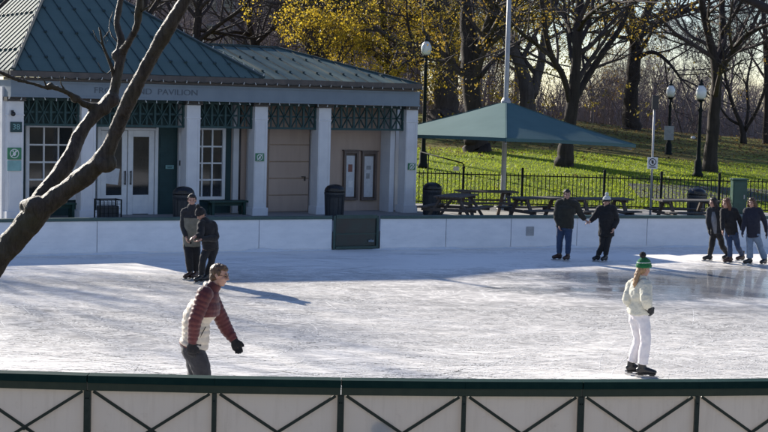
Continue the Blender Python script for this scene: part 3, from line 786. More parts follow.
# notice cases
def case(px, py, w, h, label, red):
    r = on_wall('notice_case', px, py, VW-.004, label, 'notice board', 'glazed notice cases on the peach wall')
    f = MB(); t = .07
    for s in (-1, 1): f.box((s*(w/2-t/2), -.05, 0), (t, .1, h)); f.box((0, -.05, s*(h/2-t/2)), (w-2*t-.002, .098, t))
    f.box((0, -.06, h/2+.02), (w+.06, .12, .035)); f.box((0, -.006, 0), (w-2*t-.002, .012, h-2*t-.002)); f.build('frame', M['case_wood'], r, bevel=.006)
    p = MB(); p.box((0, -.018, -.02), (w-2*t-.06, .006, h-2*t-.10)); p.build('paper_sheet', M['paper'], r)
    q = MB()
    if red: q.box((-.0, -.024, .22), (.14, .004, .22)); q.build('poster_sheet', M['paper_red'], r); q = MB(); q.box((.03, -.024, -.25), (.16, .004, .2)); q.build('poster_sheet', M['sign_white'], r)
    else:
        q.box((.0, -.024, .25), (.15, .004, .12)); q.box((-.02, -.024, -.0), (.12, .004, .16)); q.build('poster_sheet', M['sign_grey'], r)
    return r
c1 = fl(349.5, 175.5, VW); c2 = fl(368, 175.5, VW)
hcase = abs(fl(350, 151, VW)[1]-fl(350, 200, VW)[1]); wcase = U(357)-U(342.5)
case(349.7, 175.5, wcase, hcase, 'wooden notice case with a red poster, nearer the trash can', True)
case(368, 176, U(375.5)-U(360.5), hcase, 'wooden notice case of pale papers, nearer the right corner column', False)

# wall benches
def bench(px0, px1, py, label):
    v = VW-.62; ua, ub = fl(px0, py, v)[0], fl(px1, py, v)[0]; uc = (ua+ub)/2; p = O+UX*uc+VX*v
    r = thing('bench', label, 'bench', (p.x, p.y, GZ), FA, 'green benches along the pavilion wall'); L = ub-ua
    s = MB()
    for k in range(3): s.box((0, -.14+k*.14, .375), (L, .12, .045))
    s.build('seat', M['bench'], r)
    s = MB(); s.box((0, -.02, .30), (L-.2, .05, .10)); s.build('stretcher', M['bench'], r)
    for sx in (-1, 1):
        l = MB(); x = sx*(L/2-.12); l.box((x, -.12, .175), (.07, .07, .35)); l.box((x, .12, .175), (.07, .07, .35)); l.build('leg', M['bench'], r)
bench(207, 246, 212, 'low green bench under the narrow window right of the doors')
bench(28, 76, 212, 'low green bench under the wide window behind the tree')

# ------------------------------------------------------------------ bins, crate
def trash_bin(px, Y, label, bag=True):
    p = at(px, 200, Y)
    r = thing('trash_can', label, 'trash can', (p.x, p.y, GZ), group='dark trash cans around the rink')
    b = MB(); b.lathe((0, 0, 0), [(.22, 0), (.235, .02), (.25, .3), (.262, .62), (.285, .70), (.285, .76), (.25, .76), (.24, .70)], 24); b.build('barrel', M['bin'], r, smooth=False)
    rb = MB()
    for k in range(12):
        a = 2*PI*k/12; rb.bar((.243*math.cos(a), .243*math.sin(a), .05), (.268*math.cos(a), .268*math.sin(a), .66), .02, .02)
    rb.build('rib', M['bin'], r)
    if bag:
        l = MB(); l.lathe((0, 0, .76), [(.27, 0), (.285, .03), (.26, .10), (.21, .16), (.12, .20), (.01, .215)], 20); l.build('dome_lid', M['bag'], r, smooth=True)
        f = MB(); f.box((0, -.24, .83), (.22, .05, .09)); f.build('flap', M['black'], r, bevel=.01)
    return r
trash_bin(334.5, 40.9, 'dark trash can against the column left of the notice cases')
trash_bin(432, 43.2, 'dark trash can standing right of the pavilion corner, before the fence')
trash_bin(183.5, 38.2, 'dark trash can behind the skating couple on the left')
trash_bin(696.5, 44.0, 'dark domed trash can behind the picnic table by the lamp post')
p = at(108, 205, 37.9)
r = thing('wire_crate', 'dark wire crate standing before the left white door', 'crate', (p.x, p.y, GZ), FA)
b = MB(); W_, D_, H_ = .56, .4, .62
for sx in (-1, 1):
    for sy in (-1, 1): b.bar((sx*W_/2, sy*D_/2, 0), (sx*W_/2, sy*D_/2, H_), .03, .03)
for z in (.04, H_-.015):
    for sy in (-1, 1): b.bar((-W_/2+.016, sy*D_/2, z), (W_/2-.016, sy*D_/2, z), .024, .024)
    for sx in (-1, 1): b.bar((sx*W_/2, -D_/2+.016, z), (sx*W_/2, D_/2-.016, z), .024, .024)
b.build('frame', M['dark_metal'], r)
b = MB()
for k in range(1, 5):
    for sy in (-1, 1): b.bar((-W_/2+k*W_/5, sy*D_/2, .06), (-W_/2+k*W_/5, sy*D_/2, H_-.04), .012, .012)
for k in range(1, 5):
    for sy in (-1, 1): b.bar((-W_/2+.02, sy*(D_/2-.009), .04+k*.115), (W_/2-.02, sy*(D_/2-.009), .04+k*.115), .008, .008)
b.build('wire_mesh', M['dark_metal'], r)
b = MB(); b.box((0, 0, .25), (W_-.08, D_-.08, .40)); b.build('load', M['bin'], r, bevel=.02)

# ------------------------------------------------------------------ string lights
def lights(pts, step, label):
    o = V(pts[0]); r = thing('string_lights', label, 'string lights', o, group='strings of small white bulbs on the pavilion')
    wv = MB(); proto = None; rg = random.Random(len(label))
    bm_ = MB(); bm_.ell((0, 0, -.026), (.016, .016, .024), nu=8, nv=6); bm_.tube([(0, 0, -.005), (0, 0, .02)], [.012, .012], 6); me = bm_.mesh('bulb', M['bulb'], True)
    for a, b in zip(pts[:-1], pts[1:]):
        a, b = V(a), V(b); L = (b-a).length; n = max(1, int(L/step)); path = []
        for k in range(n+1):
            p = a.lerp(b, k/n)-o; p += V((0, 0, rg.uniform(-.012, .012))); path.append(p)
            if k < n:
                q = a.lerp(b, (k+.5)/n)-o; path.append(q-V((0, 0, .03)))
            bo = bpy.data.objects.new('bulb', me); COL.objects.link(bo); bo.parent = r; bo.location = p; bo.rotation_euler = (rg.uniform(-.5, .5), rg.uniform(-.5, .5), 0)
        wv.tube(path, [.006]*len(path), 4)
    wv.build('wire', M['wire'], r)
def W(u, v, z): p = O+UX*u+VX*v; return (p.x, p.y, GZ+z)
lights([W(-.05, -.09, ZE-.15), W(UE+.05, -.09, ZE-.15)], .33, 'string of small white bulbs under the gutter along the whole front')
lights([W(-.05, VF-.06, ZF0-.03), W(UE+.05, VF-.06, ZF0-.03)], .30, 'string of small white bulbs along the lower edge of the fascia')
lights([W(EA.x, EA.y, EA.z+.11), W(PK.x-.1, PK.y-.2, PK.z+.05)], .36, 'string of small white bulbs up the left hip of the roof')
lights([W(EB.x, EB.y, EB.z+.11), W(PK.x+.1, PK.y-.2, PK.z+.05)], .36, 'string of small white bulbs up the right hip of the taller roof')

# ------------------------------------------------------------------ canopy on a tall mast
YM = 46.6; p = at(502.6, 205, YM); mast_xy = V((p.x, p.y, GZ))
cano = thing('shade_canopy', 'teal pyramid shade canopy on a tall grey mast over the picnic patio', 'canopy', mast_xy)
apx = at(508.2, 101, YM)-mast_xy
b = MB(); b.tube([(0, 0, 0), (0, 0, .3), (0, 0, 4), (0, 0, 9.5)], [.085, .082, .075, .06], 14); b.lathe((0, 0, 0), [(.2, 0), (.2, .03), (.1, .05), (.09, .14)], 14); b.build('mast', M['pole_grey'], cano, smooth=True)
apex = V((0, 0, apx.z)); 
cor = [at(506, 138, YM-3.8)-mast_xy, at(636, 144.5, YM)-mast_xy, V((.15, 3.9, 2.5)), at(372, 134, YM+.3)-mast_xy]
cb = MB(); n = 10
for k in range(4):
    A_, B_ = cor[k], cor[(k+1) % 4]; rows = []
    for i in range(n+1):
        t = i/n; row = []
        for j in range(n+1):
            s = j/n; e = A_.lerp(B_, s)
            inward = 4*s*(1-s)
            e = e*(1-.02*inward) + V((0, 0, e.z*.02*inward + .02*inward))
            q = apex.lerp(e, t); q.z -= .05*math.sin(PI*t)*(1-.3*inward)
            q.z += 0
            row.append(q)
        rows.append(row)
    for i in range(n):
        for j in range(n):
            pts_ = [rows[i][j], rows[i+1][j], rows[i+1][j+1], rows[i][j+1]]
            if i == 0: cb.quad(pts_[0], pts_[1], pts_[2])
            else: cb.quad(*pts_)
    for j in range(n):                                  # hanging valance
        a_, b_ = rows[n][j], rows[n][j+1]; dn = V((0, 0, -.10)); cb.quad(a_, a_+dn, b_+dn, b_)
cv = cb.build('canopy', M['canopy'], cano)
cm = cv.modifiers.new('thickness', 'SOLIDIFY'); cm.thickness = .006
b = MB()
for c_ in cor: b.bar(apex+V((0, 0, .0)), apex.lerp(c_, .5)+V((0, 0, -.045)), .05, .012); b.bar(apex.lerp(c_, .5)+V((0, 0, -.045)), c_+V((0, 0, .004)), .05, .012)
b.build('ridge_seam', M['canopy'], cano)
b = MB()
for c_ in cor: b.tube([(0, 0, apex.z-.2), c_*.5+V((0, 0, apex.z*.5-.36)), c_*.97-V((0, 0, .09))], [.03, .028, .024], 6)
b.build('frame_arms', M['pole_grey'], cano)
b = MB(); b.lathe((0, 0, apex.z-.1), [(.10, 0), (.16, .04), (.15, .1), (.09, .2)], 12); b.build('collar', M['pole_grey'], cano)

# ------------------------------------------------------------------ picnic tables
def picnic(px, py, Y, rz, label, top='table_wood'):
    p = at(px, py, Y)
    r = thing('picnic_table', label, 'picnic table', (p.x, p.y, GZ), rz, 'picnic tables on the patio'); L = 1.75
    b = MB()
    for k in range(5): b.box((0, -.30+k*.15, .74), (L, .135, .04))
    b.build('tabletop', M[top], r)
    for s in (-1, 1):
        b = MB()
        for k in range(2): b.box((0, s*(.62+k*.15), .44), (L, .13, .04))
        b.build('bench_seat', M[top], r)
        e = MB(); x = s*.58
        e.bar((x, -.22, .72), (x, -.72, 0), .06, .09, up=(1, 0, 0)); e.bar((x, .22, .72), (x, .72, 0), .06, .09, up=(1, 0, 0))
        e.box((x+s*.062, 0, .38), (.05, 1.55, .08)); e.box((x+s*.062, 0, .69), (.05, .72, .07)); e.build('trestle', M['brown_wood'], r)
    return r
picnic(456, 200, 41.0, rad(70), 'brown picnic table between the trash can and the grey mast', 'brown_wood')
picnic(486, 200, 43.4, rad(12), 'dark picnic table just behind the grey mast', 'brown_wood')
picnic(540, 200, 41.0, rad(28), 'grey picnic table behind the man in jeans, left of him')
picnic(600, 200, 41.3, rad(18), 'grey picnic table behind the woman in the pale bobble hat')
picnic(686, 205, 41.6, rad(14), 'grey picnic table right of the sign pole, by the domed trash can')

# ------------------------------------------------------------------ iron fence
def fence_run(xs, y0, label_f, h=1.10):
    for i, (a, b_) in enumerate(zip(xs[:-1], xs[1:])):
        r = thing('fence_section', label_f[i], 'fence', (a, y0, GZ-.02), group='sections of the black iron fence'); L = b_-a
        q = MB(); q.box((0, 0, h/2+.06), (.075, .075, h+.12)); q.ell((0, 0, h+.15), (.05, .05, .05), nu=8, nv=6); q.build('post', M['dark_metal'], r)
        for z in (.14, h-.06):
            q = MB(); q.box((L/2, 0, z), (L-.08, .03, .035)); q.build('rail', M['dark_metal'], r)
        q = MB(); n = round(L/.125)
        for k in range(1, n): q.box((L*k/n, .0155+.009, (h+.02)/2+.04), (.024, .018, h-.06))
        q.build('picket_panel', M['dark_metal'], r)
def fx(px, Y=47.6): return at(px, 190, Y).x
fxs = [fx(p) for p in (395, 463, 522, 604, 661, 719, 778)]+[fx(778)+1.9]
fence_run(fxs, 47.6, ['black iron fence section left of the slanting handrail, behind the trash can', 'black iron fence section crossed by the grey mast',
                      'black iron fence section behind the man in the dark jacket', 'black iron fence section right of the woman in the bobble hat',
                      'black iron fence section behind the domed trash can', 'black iron fence section behind the three skaters on the right', 'black iron fence section at the far right edge'])
# slanting handrail with its small plate
a, b_ = at(421, 152, 49.6), at(462.5, 163, 48.6)
r = thing('handrail', 'slanting grey pipe handrail with a small white plate on the lawn steps', 'handrail', (b_.x, b_.y, GZ))
o_ = V((b_.x, b_.y, GZ)); q = MB(); q.tube([a-o_, b_-o_, b_-o_+V((.05, 0, -.08)), V((.05, 0, -.0))], [.022]*4, 8); q.tube([at(428.5, 154.2, 49.4)-o_, V(((at(428.5, 154, 49.4)-o_).x, .8, .25))], [.02, .02], 8); q.build('pipe', M['dark_metal'], r, smooth=True)
q = MB(); c_ = at(456, 168.5, 48.6)-o_; q.box(c_+V((0, -.03, 0)), (.18, .015, .14)); q.build('plate', M['sign_white'], r)

# ------------------------------------------------------------------ lamps, sign pole, cabinet
def lamp(px, pyglobe, Y, base_z, label, post='dark_metal'):
    g_ = at(px, pyglobe, Y); H_ = g_.z-base_z
    r = thing('street_lamp', label, 'street lamp', (g_.x, g_.y, base_z), group='globe lamp posts')
    b = MB(); b.lathe((0, 0, 0), [(.20, 0), (.20, .10), (.15, .18), (.14, .55), (.09, .65), (.075, .9), (.06, H_-.75), (.085, H_-.68), (.06, H_-.60), (.055, H_-.36)], 14); b.build('post', M['dark_metal'], r, smooth=True)
    b = MB(); b.lathe((0, 0, H_-.36), [(.06, 0), (.16, .05), (.15, .09)], 14); b.build('collar', M['dark_metal'], r)
    b = MB(); b.lathe((0, 0, H_-.27), [(.11, 0), (.17, .08), (.20, .20), (.19, .34), (.13, .45), (.07, .52)], 20); b.build('globe', M['globe'], r, smooth=True)
    b = MB(); b.lathe((0, 0, H_+.25), [(.10, 0), (.09, .04), (.03, .10), (.045, .15), (.01, .24)], 12); b.build('finial', M['dark_metal'], r, smooth=True)
    return r
lamp(701.2, 92, 55.5, hill(at(698, 92, 55.5).x, 55.5), 'globe lamp post with the whitest globe, in front of the trunk on the right')
r = lamp(670.8, 91, 66, hill(at(669, 91, 66).x, 66)-.1, 'globe lamp post carrying a grey board, right of the sign pole')
q = MB(); pp = at(669, 133, 66); q.box((pp.x-r.location.x-.02, -.11, pp.z-r.location.z), (.42, .03, .62)); q.build('grey_board', M['sign_grey'], r)
lamp(426.3, 48, 56, hill(at(425, 48, 56).x, 56), 'globe lamp post rising beside the right end of the pavilion roof')
lamp(353, 34, 84, hill(at(353, 34, 84).x, 84), 'globe lamp post half hidden in yellow leaves above the wing roof')
pb_ = at(650.3, 212, 44.0); pt_ = at(655.6, 96, 44.0)
r = thing('sign_pole', 'thin grey sign pole with a black speaker box and white pictogram plate', 'sign', (pb_.x, pb_.y, GZ)); ht = pt_.z-GZ
b = MB(); b.tube([(0, 0, 0), (0, 0, ht)], [.034, .03], 10); b.build('pole', M['pole_grey'], r, smooth=True)
b = MB(); b.box((0, -.09, at(655, 102.5, 44).z-GZ), (.19, .15, .40)); sp = b.build('speaker', M['black'], r, bevel=.015)
b = MB(); zz = at(653, 163, 44).z-GZ; b.box((0, -.045, zz), (.30, .014, .34)); pl = b.build('plate', M['sign_white'], r)
b = MB(); n = 20; b.tube([(.10*math.cos(2*PI*k/n), -.055, zz+.03+.10*math.sin(2*PI*k/n)) for k in range(n+1)], [.013]*(n+1), 5); b.bar((-.07, -.056, zz+.1), (.07, -.056, zz-.04), .01, .026, up=(0, 1, 0)); b.ell((0, -.055, zz+.03), (.035, .004, .06), nu=8, nv=6); b.box((0, -.055, zz-.12), (.2, .006, .03)); b.build('pictogram', M['black'], pl)
cp_ = at(738.5, 195, 46.6)
r = thing('utility_cabinet', 'dark green metal cabinet before the iron fence on the right', 'cabinet', (cp_.x, cp_.y, GZ))
b = MB(); b.box((0, 0, .58), (.44, .36, 1.04)); b.build('case', M['cabinet'], r, bevel=.01); b = MB(); b.box((0, -.19, .58), (.38, .02, .94)); d_ = b.build('door', M['cabinet'], r, bevel=.006); b = MB(); b.box((.13, -.21, .6), (.03, .03, .12)); b.build('handle', M['pole_grey'], d_)
b = MB(); b.box((0, 0, .03), (.48, .40, .06)); b.build('plinth', M['concrete'], r); b = MB(); b.box((0, -.01, 1.13), (.5, .44, .05)); b.build('lid', M['cabinet'], r, bevel=.01)
lb = at(693.3, 133.5, 79); r = MB(); rg = random.Random(4)
for k in range(4): r.ell((rg.uniform(-.05, .05), rg.uniform(-.05, .05), .07+rg.uniform(0, .06)), (rg.uniform(.06, .11), rg.uniform(.06, .1), rg.uniform(.06, .10)), nu=8, nv=6)
o = r.build('paper_bag', M['sign_white'], loc=(lb.x, 79, hill(lb.x, 79)-.01)); tag(o, 'small crumpled white bag on the crest of the lawn', 'bag')
# ------------------------------------------------------------------ trees
def rand_perp(d, rg):
    v = V((rg.gauss(0, 1), rg.gauss(0, 1), rg.gauss(0, 1))); v -= d*v.dot(d)
    return v.normalized() if v.length > 1e-6 else d.orthogonal().normalized()
CLIP = [None]
def grow(mb, tips, p, d, r, L, lvl, rg, maxl=4, kids=(3, 5), up=.05, wob=.22, rmin=.008, spread=(.5, 1.05)):
    if CLIP[0] is not None and lvl > 1 and img(p+CLIP[0])[1] < -6 and rg.random() < .8: return
    seg = 5 if lvl < 2 else 4; path = [p.copy()]; radii = [r]; dirs = [d.copy()]; q = p.copy(); dd = d.copy()
    for k in range(seg):
        dd = (dd+rand_perp(dd, rg)*rg.uniform(0, wob)+V((0, 0, up))).normalized()
        q = q+dd*(L/seg); path.append(q.copy()); radii.append(max(rmin*.7, r*(1-.55*(k+1)/seg))); dirs.append(dd.copy())
    mb.tube(path, radii, 7 if r > .09 else (5 if r > .03 else 3), cap=(r > .09))
    tips.append((path[-1], r)); 
    if lvl >= maxl: tips.append((path[seg//2], r)); return
    n = rg.randint(*kids)
    for k in range(n):
        t = rg.uniform(.3, 1) if k else 1.0
        i = min(seg-1, int(t*seg)); f = t*seg-i; pp = path[i].lerp(path[i+1], f); rr = radii[i]*(1-f)+radii[i+1]*f
        bd = dirs[i+1]; a = rg.uniform(*spread)*(.5 if k == 0 else 1)
        nd = (bd*math.cos(a)+rand_perp(bd, rg)*math.sin(a)).normalized()
        grow(mb, tips, pp, nd, max(rmin, rr*rg.uniform(.5, .72)), L*rg.uniform(.5, .78), lvl+1, rg, maxl, kids, up, wob, rmin, spread)
def leaf_cards(mb, pts, n, size, spread, rg, droop=.0):
    cc = None
    for i in range(n):
        if i % 14 == 0: cc = V(rg.choice(pts))+V((rg.gauss(0, spread), rg.gauss(0, spread), rg.gauss(0, spread*.8)-droop)); cs = rg.uniform(.10, .26); size_ = size*rg.uniform(.75, 1.15)
        c = cc+V((rg.gauss(0, cs), rg.gauss(0, cs), rg.gauss(0, cs*.7)))
        a = V((rg.gauss(0, 1), rg.gauss(0, 1), rg.gauss(0, 1))).normalized(); b = rand_perp(a, rg); s = size_*rg.uniform(.5, 1.25)
        mb.quad(c-a*s*.5, c+b*s*.38, c+a*s*.6, c-b*s*.38)

def px_tree(name, label, Y, base, limbs, seed, bark='bark', leaf=None, nleaf=0, lsize=.13, lspread=.45, maxl=4, kids=(3, 5), L0=3.2, group=None, flare=1.5, filt=None, zb=None, spawn=9):
    """limbs: lists of (px, py, dY, radius_px) read along a limb whose real distance is Y+dY"""
    rg = random.Random(seed); o = at(base[0], base[1], Y); o = V((o.x, Y, hill(o.x, Y)-.05 if zb is None else zb))
    r = thing(name, label, 'tree', o, group=group)
    tr, cr, tips = MB(), MB(), []; CLIP[0] = o
    for li, limb in enumerate(limbs):
        P = [at(a, b, Y+c)-o for a, b, c, _ in limb]; R_ = [q*(Y+c)/FPX for _, _, c, q in limb]
        if li == 0:
            P[0].z = 0; P = [V((P[0].x, P[0].y, -.4)), P[0], P[0].lerp(P[1], .06 if P[1].z > 2 else .3)]+P[1:]; R_ = [R_[0]*flare*1.1, R_[0]*flare, R_[0]*1.15]+R_[1:]
        # smooth resample with slight wander
        path, rad_ = [], []
        for i in range(len(P)-1):
            p0, p1, p2, p3 = P[max(0, i-1)], P[i], P[i+1], P[min(len(P)-1, i+2)]
            for k in range(4):
                t = k/4; q = .5*((2*p1)+(p2-p0)*t+(2*p0-5*p1+4*p2-p3)*t*t+(3*p1-p0-3*p2+p3)*t**3)
                rr = R_[i]*(1-t)+R_[i+1]*t; q += V((rg.gauss(0, 1), rg.gauss(0, 1), 0))*rr*.07; path.append(q); rad_.append(rr*rg.uniform(.94, 1.06))
        path.append(P[-1]); rad_.append(R_[-1])
        tr.tube(path, rad_, 12 if rad_[0] > .15 else 8)
        m = len(path)
        ns = spawn if li == 0 else max(3, int(spawn*.7))
        for k in range(ns):
            i = int(m*rg.uniform(.40 if li == 0 else .2, .98)); i = min(i, m-2)
            d = (path[i+1]-path[i]).normalized(); a = rg.uniform(.55, 1.15); nd = (d*math.cos(a)+rand_perp(d, rg)*math.sin(a)).normalized()
            if path[i].z < 2.6 or (img(path[i]+o)[1] < -2 and rg.random() < .93): continue
            grow(cr, tips, path[i], nd, min(rad_[i]*.55, .14), L0*rg.uniform(.6, 1.2), 1, rg, maxl, kids)
        d = (path[-1]-path[-2]).normalized()
        hid = img(path[-1]+o)[1] < -30
        for k in range(2 if hid else 3):
            nd = (d+rand_perp(d, rg)*.45).normalized(); grow(cr, tips, path[-1], nd, rad_[-1]*.75, L0*(.6 if hid else 1.25), 1, rg, 2 if hid else maxl, (2, 3) if hid else kids)
    CLIP[0] = None
    tr.build('trunk', M[bark], r, smooth=True); c = cr.build('crown', M['twig'], r)
    if leaf:
        pts = [t for t, _ in tips]
        low = [t for t in pts if img(t+o)[1] > -6]; pts = low or pts
        if filt: pts = [t for t in pts if filt(t+o)] or pts
        lm = MB(); leaf_cards(lm, pts, nleaf, lsize, lspread, rg); lm.build('leaves', M[leaf], c)
    return r
def img(p):
    q = CR.transposed() @ (V(p)-V((0, 0, CAMH))); return 384+FPX*q.x/-q.z, 216-FPX*q.y/-q.z

G_H = 'trees standing on the lawn'
px_tree('maple_tree', 'huge dark twin-limbed trunk right behind the teal canopy, flared at its foot', 62, (478, 156),
    [[(477, 156, 0, 10), (474, 118, 0, 9), (470, 70, .2, 8.5), (468, 30, .5, 8), (465, -15, .8, 7), (458, -90, 1.5, 5), (450, -170, 2.5, 3)],
     [(474, 80, .2, 6), (482, 45, -.3, 5.5), (489, 24, -1, 5), (500, -12, -2, 4.2), (518, -80, -3.5, 3)],
     [(480, 76, .1, 3), (494, 60, 1, 2.3), (512, 48, 2.5, 1.7)]], 3, leaf='leaf_olive', nleaf=2200, lsize=.10, lspread=.5, group=G_H, L0=3.8)
px_tree('maple_tree', 'broad grey trunk left of the huge dark twin-limbed trunk', 80, (445, 140),
    [[(445, 140, 0, 14), (445, 110, 0, 13), (446, 70, 0, 11), (444, 30, 0, 9), (440, -20, 0, 7), (434, -120, 0, 4)],
     [(442, 60, 0, 6), (424, 46, -1, 4), (402, 44, -2.5, 2.8), (378, 30, -3, 2)],
     [(446, 40, 0, 5), (428, 5, 1, 4), (405, -50, 2, 2.5)]], 5, bark='bark_grey', leaf='leaf_yellow', nleaf=5000, lsize=.115, lspread=.5, group=G_H, L0=3.0, spawn=6, kids=(2, 4), filt=lambda p: img(p)[0] < 452)
px_tree('oak_tree', 'forked dark tree with spreading limbs right of the grey mast', 57, (564, 165),
    [[(564, 165, 0, 7.5), (568, 135, 0, 6.6), (572, 104, 0, 6.2), (576, 70, 0, 5.2), (577, 39, 0, 5), (580, 0, .4, 4.2), (585, -70, 1, 3)],
     [(570, 104, 0, 3.2), (563, 76, -.5, 3), (552, 57, -1, 3), (546, 34, -1.6, 2.7), (541, -5, -2.2, 2.5), (532, -70, -3, 1.8)],
     [(552, 57, -1, 2.4), (536, 44, -2, 2), (520, 32, -3.3, 1.6), (512, 22, -4, 1.2)],
     [(571, 108, 0, 3.6), (582, 86, .6, 3.4), (604, 51, 1.2, 3.2), (622, 24, 2, 2.8), (634, -8, 2.6, 2.5), (660, -80, 4, 1.6)],
     [(578, 30, 0, 2.6), (590, 14, -1.5, 2.1), (612, 0, -3, 1.7)],
     [(576, 48, 0, 2.6), (566, 20, 1, 2), (556, 8, 2, 1.5)]], 8, leaf='leaf_ochre', nleaf=1500, lsize=.10, lspread=.4, group=G_H, L0=3.2)
px_tree('elm_tree', 'reddish twin-stemmed tree between the grey mast and the forked dark tree', 76, (533, 120),
    [[(530, 120, 0, 8), (527, 92, 0, 7.5), (522, 70, 0, 6), (512, 45, 0, 4), (506, 10, 0, 3), (500, -60, 0, 2)],
     [(531, 96, 0, 6), (540, 68, .5, 4.5), (545, 30, 1, 3.4), (552, -20, 1.5, 2.4)]], 13, bark='bark_grey', leaf='leaf_yellow', nleaf=9000, lsize=.11, lspread=.5, group=G_H, L0=3.6)
px_tree('elm_tree', 'straight dark tree on the lawn crest left of the sign pole', 84, (631, 127),
    [[(631, 127, 0, 7.5), (631, 95, 0, 7), (634, 60, 0, 6.4), (638, 38, 0, 5.4), (648, 10, .5, 4.2), (660, -40, 1, 3)],
     [(635, 52, 0, 4.5), (632, 20, -1, 3.6), (628, -30, -2, 2.6)],
     [(640, 36, 0, 3), (662, 22, 1, 2.4), (690, 10, 2, 1.7)],
     [(634, 60, 0, 2.6), (652, 52, -1, 2), (668, 62, -2, 1.5), (680, 78, -2.6, 1)]], 21, group=G_H, L0=4, leaf='leaf_ochre', nleaf=350, lsize=.10)
px_tree('elm_tree', 'bare dark tree directly behind the lamp post with the whitest globe', 58, (709, 174),
    [[(709, 174, 0, 6.6), (712, 140, 0, 6), (715, 105, 0, 6), (717, 72, 0, 5.2), (711, 45, 0, 3.8), (703, 10, -.4, 3.3), (698, -40, -1, 2.5)],
     [(717, 76, 0, 4.2), (722, 40, .6, 3.6), (722, 0, 1.2, 3.2), (724, -60, 2, 2.2)],
     [(718, 74, 0, 3.6), (732, 52, -.6, 2.8), (748, 34, -1.4, 2.2), (775, 22, -2.4, 1.5)],
     [(722, 34, .6, 2.3), (736, 12, 0, 2), (752, -20, -.6, 1.5)]], 34, group=G_H, L0=3)
px_tree('hawthorn_tree', 'low bare many-stemmed tree on the crest at the right', 80, (745, 139),
    [[(744, 139, 0, 3.2), (742, 128, 0, 2.6), (734, 108, 0, 1.9), (728, 88, 0, 1.5), (722, 62, 0, 1)],
     [(745, 132, 0, 2), (748, 110, .4, 1.7), (747, 84, .8, 1.3), (752, 58, 1, .9)],
     [(745, 130, 0, 2.2), (756, 112, -.4, 1.8), (766, 88, -.8, 1.4), (778, 60, -1, 1)],
     [(743, 126, 0, 1.5), (728, 118, .4, 1.2), (716, 100, .6, .9)]], 41, group=G_H, L0=1.9, zb=None, spawn=12, flare=1.1)
px_tree('elm_tree', 'slim bare trunk cut by the right edge of the lawn crest', 83, (766, 140),
    [[(766, 140, 0, 3.6), (767, 100, 0, 3), (766, 60, 0, 2.6), (764, 20, 0, 2.2), (760, -40, 0, 1.6)],
     [(766, 70, 0, 2), (776, 40, 0, 1.6), (790, 0, 0, 1.2)]], 52, group=G_H, L0=3.2)
px_tree('ginkgo_tree', 'thick dark trunk with yellow leaves rising over the wing roof ridge', 80, (316, 130),
    [[(316, 130, 0, 13), (316, 60, 0, 12), (317, 30, 0, 12), (314, 10, 0, 11), (306, -10, 0, 8), (292, -60, 0, 5)],
     [(320, 24, 0, 8), (332, 5, 0, 6.5), (345, -20, .5, 5), (362, -70, 1, 3)],
     [(326, 16, 0, 4.5), (346, 6, -1.5, 3.4), (368, -2, -2.4, 2)]], 64, leaf='leaf_yellow', nleaf=3500, lsize=.10, lspread=.4, group='trees behind the pavilion', L0=3.4, filt=lambda p: img(p)[0] > 318 and img(p)[1] > 14)
px_tree('ginkgo_tree', 'yellow-leaved tree whose crown glows above the right end of the wing roof', 86, (392, 128),
    [[(392, 128, 0, 5), (390, 90, 0, 4.5), (388, 60, 0, 4), (384, 30, 0, 3.4), (380, -10, 0, 2.4), (374, -60, 0, 1.5)],
     [(389, 70, 0, 3), (372, 52, -.6, 2.2), (350, 40, -1.6, 1.5), (332, 44, -2.2, 1)],
     [(388, 62, 0, 2.8), (402, 40, .5, 2), (418, 14, 1, 1.5)],
     [(389, 80, 0, 2.2), (406, 66, -.6, 1.5), (420, 62, -1, 1)]], 71, leaf='leaf_yellow', nleaf=26000, lsize=.115, lspread=.5, group='trees behind the pavilion', L0=3.0, spawn=12, filt=lambda p: img(p)[0] > 345 or (img(p)[1] > 28 and img(p)[0] > 318))
# low yellow shrub tree in front of it
px_tree('ginkgo_tree', 'low bright yellow tree just over the wing roof, left of the half hidden lamp', 74, (330, 130),
    [[(331, 130, 0, 3), (330, 90, 0, 2.6), (327, 70, 0, 2.2), (322, 52, 0, 1.5)], [(330, 84, 0, 2), (338, 60, .3, 1.4), (344, 44, .5, 1)], [(329, 80, 0, 1.8), (314, 60, .3, 1.2), (306, 46, .5, .8)]], 77,
    leaf='leaf_yellow', nleaf=5000, lsize=.11, lspread=.3, group='trees behind the pavilion', L0=1.2, maxl=3, spawn=7)
px_tree('elm_tree', 'dark bare tree between the taller roof and the brick houses', 82, (197, 120),
    [[(196, 120, 0, 5), (196, 60, 0, 4.6), (198, 20, 0, 4), (201, -20, 0, 3), (206, -80, 0, 2)],
     [(197, 42, 0, 3), (220, 24, -.6, 2.2), (244, 6, -1.4, 1.6), (262, -20, -2, 1)],
     [(197, 52, 0, 2.6), (178, 26, .6, 2), (166, 0, 1, 1.5)],
     [(200, 30, 0, 2), (226, 34, .8, 1.5), (256, 38, 1.4, 1.1), (282, 24, 2, .8)]], 83, group='trees behind the pavilion', L0=3.4)
px_tree('elm_tree', 'bare tree with low sweeping limbs over the wing roof ridge', 86, (262, 120),
    [[(262, 120, 0, 4.2), (258, 70, 0, 3.6), (252, 36, 0, 3), (246, 8, 0, 2.4), (242, -40, 0, 1.6)],
     [(256, 44, 0, 2.4), (274, 26, .4, 1.8), (290, 2, .8, 1.3)],
     [(253, 36, 0, 2.2), (234, 32, -.8, 1.7), (214, 40, -1.6, 1.2)]], 91, group='trees behind the pavilion', L0=3.2)
